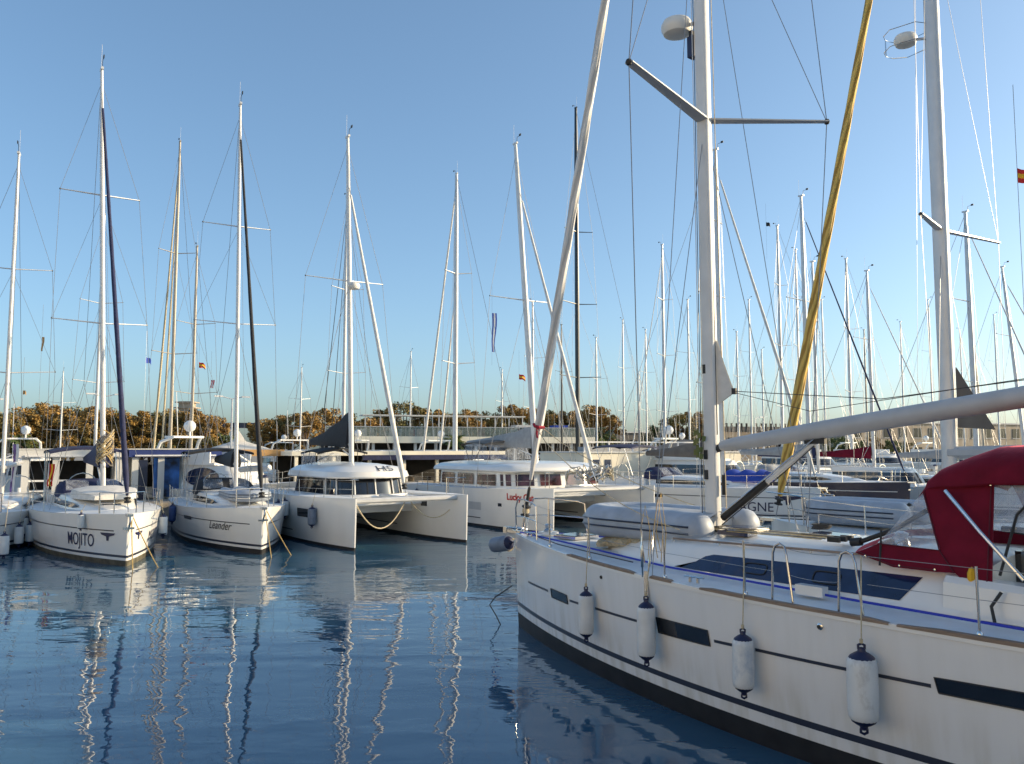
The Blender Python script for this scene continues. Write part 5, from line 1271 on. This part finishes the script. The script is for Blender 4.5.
# flags
def flag(name, label, loc, w_, h_, cols, rz=0, pole=None, cat='flag', horizontal=True):
    root = empty(name, loc, rz); tag(root, label, cat, None)
    q = MB(); n = len(cols)
    for k, c in enumerate(cols):
        f0, f1 = k/n, (k+1)/n; f_ = k; rows = [[], []]
        for i in range(7):
            u = i/6; y = (.22*sin(u*6+f_*2)*u if horizontal else .3*sin(u*5+k*1.7)*(.3+u))*w_
            for r_i, f in ((0, f0), (1, f1)):
                rows[r_i].append((u*w_*.85, y, -h_*f*(1-.15*u)-.42*w_*u*u-.03*sin(u*7)) if horizontal else (w_*f*(1-.35*u)+.12*w_*sin(u*6), y*.6, -h_*u))
        q.grid(rows, c)
    q.build('cloth', root)
    if not pole: q = MB(); q.tube([(0,0,1.6),(0,0,-3.2)], .006, M_wire, 4); q.build('halyard', root)
    if pole: q = MB(); q.tube([(0,0,.05),(0,0,-pole)], .015, M_wfl, 5); q.build('pole', root)
def W3(px, py, Y):
    v = 382-py; k = Y/(FPX*cos(PITCH)-v*sin(PITCH)); return Vector(((px-512)*k, Y, CAMH+(FPX*sin(PITCH)+v*cos(PITCH))*k))
flag('flag', 'red and yellow flag on the stern of the MOJITO yacht', W3(49,464,30), .22, .8, [M_red, M_yfl, M_red], pole=1.6, horizontal=False)
flag('feather_banner', 'tall purple and white feather banner left of the MOJITO yacht', W3(13,444,33.5), .24, 2.2, [M_pfl, M_wfl], pole=2.4, cat='banner', horizontal=False)
flag('flag', 'dark blue flag flying left of the bronze masts', W3(146,357,50), .4, .35, [M_bfl], rz=1)
flag('flag', 'red and yellow flag flying right of the bronze masts', W3(199,362,45), .4, .3, [M_red, M_yfl, M_red], rz=.2)
flag('flag', 'small red and white pennant under the red and yellow flag', W3(211,380,45), .2, .45, [M_red, M_wfl, M_red], horizontal=False)
flag('flag', 'long blue and white banner hung on a stay left of the leaning mast', W3(492,313,50), .3, 2.4, [M_bfl, M_wfl, M_bfl], horizontal=False, rz=.3)
flag('flag', 'small red and yellow flag over the terrace', W3(519,374,55), .5, .35, [M_red, M_yfl, M_red])
flag('flag', 'orange flag high at the left above the autumn trees', W3(42,337,40), .12, .7, [M_awn], horizontal=False)
flag('flag', 'red and yellow flag cut by the right edge of the picture', W3(1017,168,15), .5, .28, [M_red, M_yfl, M_red], rz=-.4)
flag('flag', 'black pennant on a masthead right of the foreground mast', W3(766,222,69), .4, .35, [M_blackc])
flag('flag', 'small orange windsock at the far left', W3(23,390,40), .2, .2, [M_awn])

# ------------------------------------------------------------------ terrace building, right buildings
def terrace():
    a, _ = shore_at(322, 6); b, _ = shore_at(582, 6); d = b-a; L = d.length; rz = atan2(d.y, d.x)
    root = empty('terrace_building', (a+b)/2, rz); root.location.z = 1.1; tag(root, 'long white terrace building with glass balustrade and dark ground floor', 'building')
    zf = height_for(a.x, a.y, 443)-1.1; zt = height_for(a.x, a.y, 436.5)-1.1; zr = height_for(a.x, a.y, 427)-1.1
    q = MB(); q.box((0,0,(zf+zt)/2),(L,8,zt-zf), M_wallc); q.build('slab', root)
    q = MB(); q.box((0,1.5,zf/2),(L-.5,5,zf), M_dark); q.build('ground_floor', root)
    for k in range(14): q = MB(); q.box((-L/2+.5+(L-1)*k/13,-3.4,zf/2),(.3,.3,zf), M_wallw); q.build('column', root)
    q = MB(); q.box((0,-3.95,(zt+zr)/2),(L,.04,zr-zt), M_glass); q.build('balustrade', root)
    q = MB(); q.box((0,-3.95,zr),(L,.08,.06), M_alu)
    for k in range(30): q.box((-L/2+L*k/29,-3.93,(zt+zr)/2),(.06,.06,zr-zt), M_alu)
    q.build('handrail', root)
    q = MB(); zp = zr+1.4
    q.box((-L*.05,1,zp),(L*.62,3,.12), M_wallw)
    for k in range(12): q.box((-L*.05-L*.3+L*.6*k/11,-.3,(zt+zp)/2),(.1,.1,zp-zt), M_alu)
    q.build('pergola', root)
    q = MB(); random.seed(9)
    for k in range(40): q.box((random.uniform(-L/2+.5,L/2-.5),random.uniform(-3,1),zt+.45),(random.uniform(.3,.9),.5,random.uniform(.7,1.3)), random.choice((M_wfl,M_dark,M_beige,M_burg,M_greyc)))
    q.build('terrace_furniture', root)
    for x, w_, lb in ((L*.24,2.2,'c'),(L*.39,1.6,'b')):
        q = MB(); q.box((x,-1,zt+1.3),(w_,2,.25), M_wallw if lb == 'c' else M_bfl)
        for xx in (-w_/2+.1, w_/2-.1): q.box((x+xx,-1.8,zt+.65),(.12,.12,1.3), M_wallw)
        q.box((x,-.4,zt+.6),(w_-.2,.6,1.1), M_dark); q.build('terrace_cabin', root)
terrace()
def block(name, label, px0, px1, n, ytop, depth=10, m=None, floors=2, wins=10, flat=True):
    a, _ = shore_at(px0, n); b, _ = shore_at(px1, n); d = b-a; L = d.length; rz = atan2(d.y, d.x)
    root = empty(name, (a+b)/2, rz); root.location.z = 1.1; tag(root, label, 'building')
    h = height_for((a.x+b.x)/2, (a.y+b.y)/2, ytop)-1.1
    q = MB(); q.box((0,depth/2,h/2),(L,depth,h), m or M_beige); q.box((0,depth/2,h+.1),(L+.5,depth+.5,.25), M_wallw); q.build('wall', root)
    for f in range(floors):
        for k in range(wins):
            q = MB(); x = -L/2+L*(k+.5)/wins; z = h*(f+.5)/floors; q.box((x,-.02,z),(L/wins*.5,.08,h/floors*.5), M_win); q.box((x,-.05,z-h/floors*.27),(L/wins*.58,.12,.1), M_wallw); q.build('window', root)
    return root
block('harbour_building', 'long beige harbour building behind the masts at the right', 850, 1075, 25, 424, m=M_beige, floors=2, wins=16)
block('harbour_building', 'low beige building seen under the foreground boom', 700, 842, 40, 430, m=M_beige, floors=1, wins=12)
block('harbour_building', 'low dark roofed building behind the quay mast field', 610, 700, 45, 433, m=M_taupe, floors=1, wins=6)
# distant railings over the right harbour wall
a, _ = shore_at(722, 38); b, _ = shore_at(805, 38); d = b-a; root = empty('wall_railing', a, atan2(d.y,d.x)); tag(root, 'dark post railing on top of the low beige building', 'railing')
z0 = height_for(a.x,a.y,432); z1 = height_for(a.x,a.y,423); q = MB()
for k in range(18): q.box((d.length*k/17,0,(z0+z1)/2),(.25,.25,z1-z0), M_dark)
q.box((d.length/2,0,(z0+z1)/2-.2),(d.length,.15,(z1-z0)*.5), M_taupe); q.build('post', root)
# elevated walkway behind the left trees
a, _ = shore_at(-60, 30); b, _ = shore_at(265, 30); d = b-a; root = empty('elevated_walkway', a, atan2(d.y,d.x)); tag(root, 'dark elevated walkway running behind the autumn trees at the left', 'walkway')
z0 = height_for(a.x,a.y,426); q = MB(); q.box((d.length/2,0,z0+.35),(d.length,2,.7), M_navyh); q.build('deck', root)
for k in range(10): q = MB(); q.box((d.length*k/9,0,(z0+1.1)/2),(.6,.6,z0-1.1), M_beige); q.build('pillar', root)
# pale tower top
a, _ = shore_at(186, 90); root = empty('control_tower', (a.x,a.y,1.1)); tag(root, 'pale tower top with stacked decks peeping over the left trees', 'tower'); h = height_for(a.x,a.y,401)-1.1
q = MB(); q.box((0,0,h/2-1),(1.6,1.6,h-2), M_beige); q.build('shaft', root)
for k in range(3): q = MB(); q.box((0,0,h-.3-1.1*k),(4.2-.5*(k==0),3.4,.22), M_beige); q.build('deck', root)
q = MB(); q.box((0,0,h-1.2),(2.6,2.4,2.2), M_beige); q.build('cab', root)
# added block out of view to the right: shades the near decks at this low sun
def shade_block():
    root = empty('shade_caster', (50,11,0), 0); tag(root, 'added beige block outside the right edge of the picture, unseen, shading the near decks', 'building')
    q = MB(); q.box((0,0,6.5),(10,30,12.8), M_beige); q.box((0,0,13.0),(10.5,30.5,.25), M_wallw); q.build('wall', root)
    for f in range(4):
        for k in range(8): q = MB(); q.box((-5.02,-13+26*k/7,2.0+3.0*f),(.08,1.6,1.5), M_win); q.build('window', root)
shade_block()
q = MB(); q.box((60,0,-.4),(36,90,2.6), M_conc); tag(q.build('near_quay', smooth=0), kind='structure')

# added unseen bounce wall behind the photographer, facing the low sun: it throws warm light back on the shaded hulls
root = empty('bounce_block', (-27,-28,0), R(38)); tag(root, 'added pale block behind the photographer, unseen, bouncing warm light onto the shaded hulls', 'building')
q = MB(); q.box((0,0,8.5),(10,64,15), M_bounce); q.box((0,0,16.1),(10.6,64.6,.3), M_wallw); q.build('wall', root)
for f in range(4):
    for k in range(14): q = MB(); q.box((5.02,-30+60*k/13,3.2+3.4*f),(.08,1.3,1.6), M_win); q.build('window', root)
c = Vector((-11.5,-14.5,0)); q = MB(); q.box((c.x,c.y,-.4),(34,120,3.0), M_conc, rz=R(90+38)-R(90)); tag(q.build('promenade', smooth=0), kind='structure')

# ------------------------------------------------------------------ trees
def crown_mesh(name, seed, W, H, n, leaf, m, blobs=42, holes=.5):
    rnd = random.Random(seed); q = MB(); vs = []; fs = []
    bl = []
    for _ in range(blobs):
        while True:
            x, y, z = rnd.uniform(-1,1), rnd.uniform(-1,1), rnd.uniform(-1,1)
            d = x*x+y*y+z*z
            if .12 < d < 1: break
        bl.append((x*W*.54, y*W*.54, H*.5+z*H*.47, rnd.uniform(.07,.16)*W))
    for _ in range(n):
        b = rnd.choice(bl); 
        a = rnd.uniform(0,2*pi); c_ = rnd.uniform(-1,1); s_ = sqrt(1-c_*c_); rr = b[3]*rnd.random()**.45
        p = Vector((b[0]+rr*s_*cos(a), b[1]+rr*s_*sin(a), b[2]+rr*c_*.8))
        u = Vector((rnd.gauss(0,1), rnd.gauss(0,1), rnd.gauss(0,.7))).normalized(); v = u.orthogonal().normalized()
        v = (v*cos(a*3)+u.cross(v)*sin(a*3)); L = leaf*rnd.uniform(.6,1.3)
        o = len(vs); vs += [p-u*L, p+v*L*.6, p+u*L, p-v*L*.6]; fs.append((o,o+1,o+2,o+3))
    q.add(vs, fs, m)
    me = bpy.data.meshes.new(name); me.from_pydata([tuple(v) for v in vs], [], fs); me.materials.append(m); return me, bl
def trunk_mesh(name, seed, H, bl, z0):
    rnd = random.Random(seed); q = MB(); q.tube([(0,0,-.3),(.05,0,z0*.5),(.0,.05,z0),(.1,0,z0+H*.35)], [.24,.2,.17,.08], M_bark, 8)
    for b in bl[:12]: q.tube([(0,0,z0*.8+rnd.random()*H*.2), (b[0]*.5,b[1]*.5,z0+b[2]*.5), (b[0],b[1],z0+b[2])], [.09,.06,.02], M_bark, 5)
    o = q.build(name); me = o.data; bpy.data.objects.remove(o); return me
TREES = []
for i, (W_, H_, n_, m_) in enumerate(((5.2,5.0,9500,M_leafg),(4.6,4.4,8000,M_leafo),(4.0,4.6,7000,M_leafg),(4.6,3.6,7000,M_leafd))):
    me, bl = crown_mesh('crown', 30+i, W_, H_, n_, .115, m_); TREES.append((me, trunk_mesh('trunk', i, H_, bl, 1.8), W_, H_+1.8))
ORD = ['first','second','third','fourth','fifth','sixth','seventh','eighth','ninth','tenth','eleventh','twelfth','thirteenth','fourteenth','fifteenth','sixteenth','seventeenth','eighteenth','nineteenth','twentieth']
def tree(px, n, ytop, kind, label, group):
    p, _ = shore_at(px, n); me, tr, W_, H_ = TREES[kind]; h = height_for(p.x, p.y, ytop)-1.1; k = h/H_*1.03
    root = empty('tree', (p.x, p.y, 1.1), random.uniform(0,6)); root.scale = (k*random.uniform(.9,1.15),)*2+(k,); tag(root, label, 'tree', group)
    c_ = bpy.data.objects.new('crown', me); C.objects.link(c_); c_.parent = root; c_.location = (0,0,1.8)
    t_ = bpy.data.objects.new('trunk', tr); C.objects.link(t_); t_.parent = root
random.seed(77)
left = [(-130,10,410,0),(-105,13,414,1),(-80,9,408,0),(-52,12,412,2),(-26,10,409,1),(2,8,415,1),(14,9,412,0),(33,12,401,0),(52,10,405,2),(72,14,409,1),(88,9,411,0),(104,12,405,0),(120,16,413,1),(134,9,408,2),(150,14,415,0),(163,10,413,1),(178,13,407,0),(196,9,410,0),(212,12,415,2)]
for i, (px, n, yt, k) in enumerate(left): tree(px, n-5, yt, k, f'{ORD[i]} tall golden tree from the left on the left shore', 'autumn trees on the left shore')
low = [(-4,2,436,1),(22,1,436,1),(46,2,438,0),(66,1,434,2),(92,2,436,1),(116,1,437,0),(142,2,435,0),(168,1,438,0),(190,2,436,1),(208,1,438,1),(226,3,434,3)]
for i, (px, n, yt, k) in enumerate(low): tree(px, n, yt, k, f'{ORD[i]} lower bushy tree from the left on the left shore', 'lower bushy trees on the left shore')
mid = [(262,18,417,2),(276,22,409,0),(290,20,413,1),(306,16,411,0),(324,20,407,2),(347,24,411,1),(366,22,415,0),(384,28,405,0),(404,26,408,1),(426,25,409,2),(444,27,411,1),(462,22,405,0),(480,26,413,2),(500,24,415,1),(517,25,401,0),(534,27,407,2),(552,22,411,1),(566,18,409,0),(586,20,407,0),(603,18,410,2)]
for i, (px, n, yt, k) in enumerate(mid): tree(px, n, yt+random.uniform(-4,5), k, f'{ORD[i]} autumn tree from the left behind the terrace building', 'autumn trees behind the terrace')
rt = [(680,16,416,1),(692,18,410,0),(706,16,418,2),(850,10,438,3),(872,12,436,0),(892,10,440,3),(905,12,442,1),(660,20,426,3),(838,10,437,3)]
for i, (px, n, yt, k) in enumerate(rt): tree(px, n, yt, k, ['tree just left of the foreground mast','taller golden tree behind the foreground mast','tree right behind the foreground mast','green bush at the far quay under the boom, leftmost','golden bush at the far quay under the boom','green bush at the far quay left of the thick mast','small bush beside the thick white mast','low green tree left of the foreground mast trees','low bush near the slim mast under the boom'][i], 'trees on the right shore')
# palms
def palm(px, n, ytop, label):
    p, _ = shore_at(px, n); h = height_for(p.x, p.y, ytop)-1.1; root = empty('palm_tree', (p.x,p.y,1.1)); tag(root, label, 'palm tree', 'palm trees on the far shore')
    q = MB(); q.tube([(0,0,0),(.08,0,h*.5),(0,0,h*.72)], [.25,.2,.22], M_bark, 8); q.build('trunk', root)
    q = MB(); rnd = random.Random(int(px)); zc = h*.72; Lf = h*.42
    for k in range(34):
        a = 2*pi*k/34*3.1+rnd.random(); el = rnd.uniform(-.2,1.3); pts = []
        for j in range(7):
            u = j/6; pts.append(Vector((cos(a)*Lf*u*cos(el*(1-u*.3)), sin(a)*Lf*u*cos(el*(1-u*.3)), zc+Lf*(sin(el)*u*1.1-.75*u*u*.7))))
        for j in range(6):
            sd = Vector((-sin(a), cos(a), 0)); wv = .22*(1-abs(j-2)/6)
            for sg in (1,-1):
                v0 = pts[j]; v1 = pts[j+1]; q.add([v0, v1, v1+sd*sg*wv-Vector((0,0,wv*.8)), v0.lerp(v1,.4)+sd*sg*wv-Vector((0,0,wv*.8))], [(0,1,2,3)], M_palm)
    q.build('crown', root)
palm(164, 0, 440, 'palm tree among the left autumn trees'); palm(455, 3.5-8+6, 432, 'palm tree in front of the terrace building left of the white mast'); palm(592, 8, 424, 'green palm tree right of the terrace building'); palm(20, 0, 432, 'palm tree at the far left below the autumn trees')
palm(603, 8, 427, 'smaller green palm beside the palm right of the terrace')
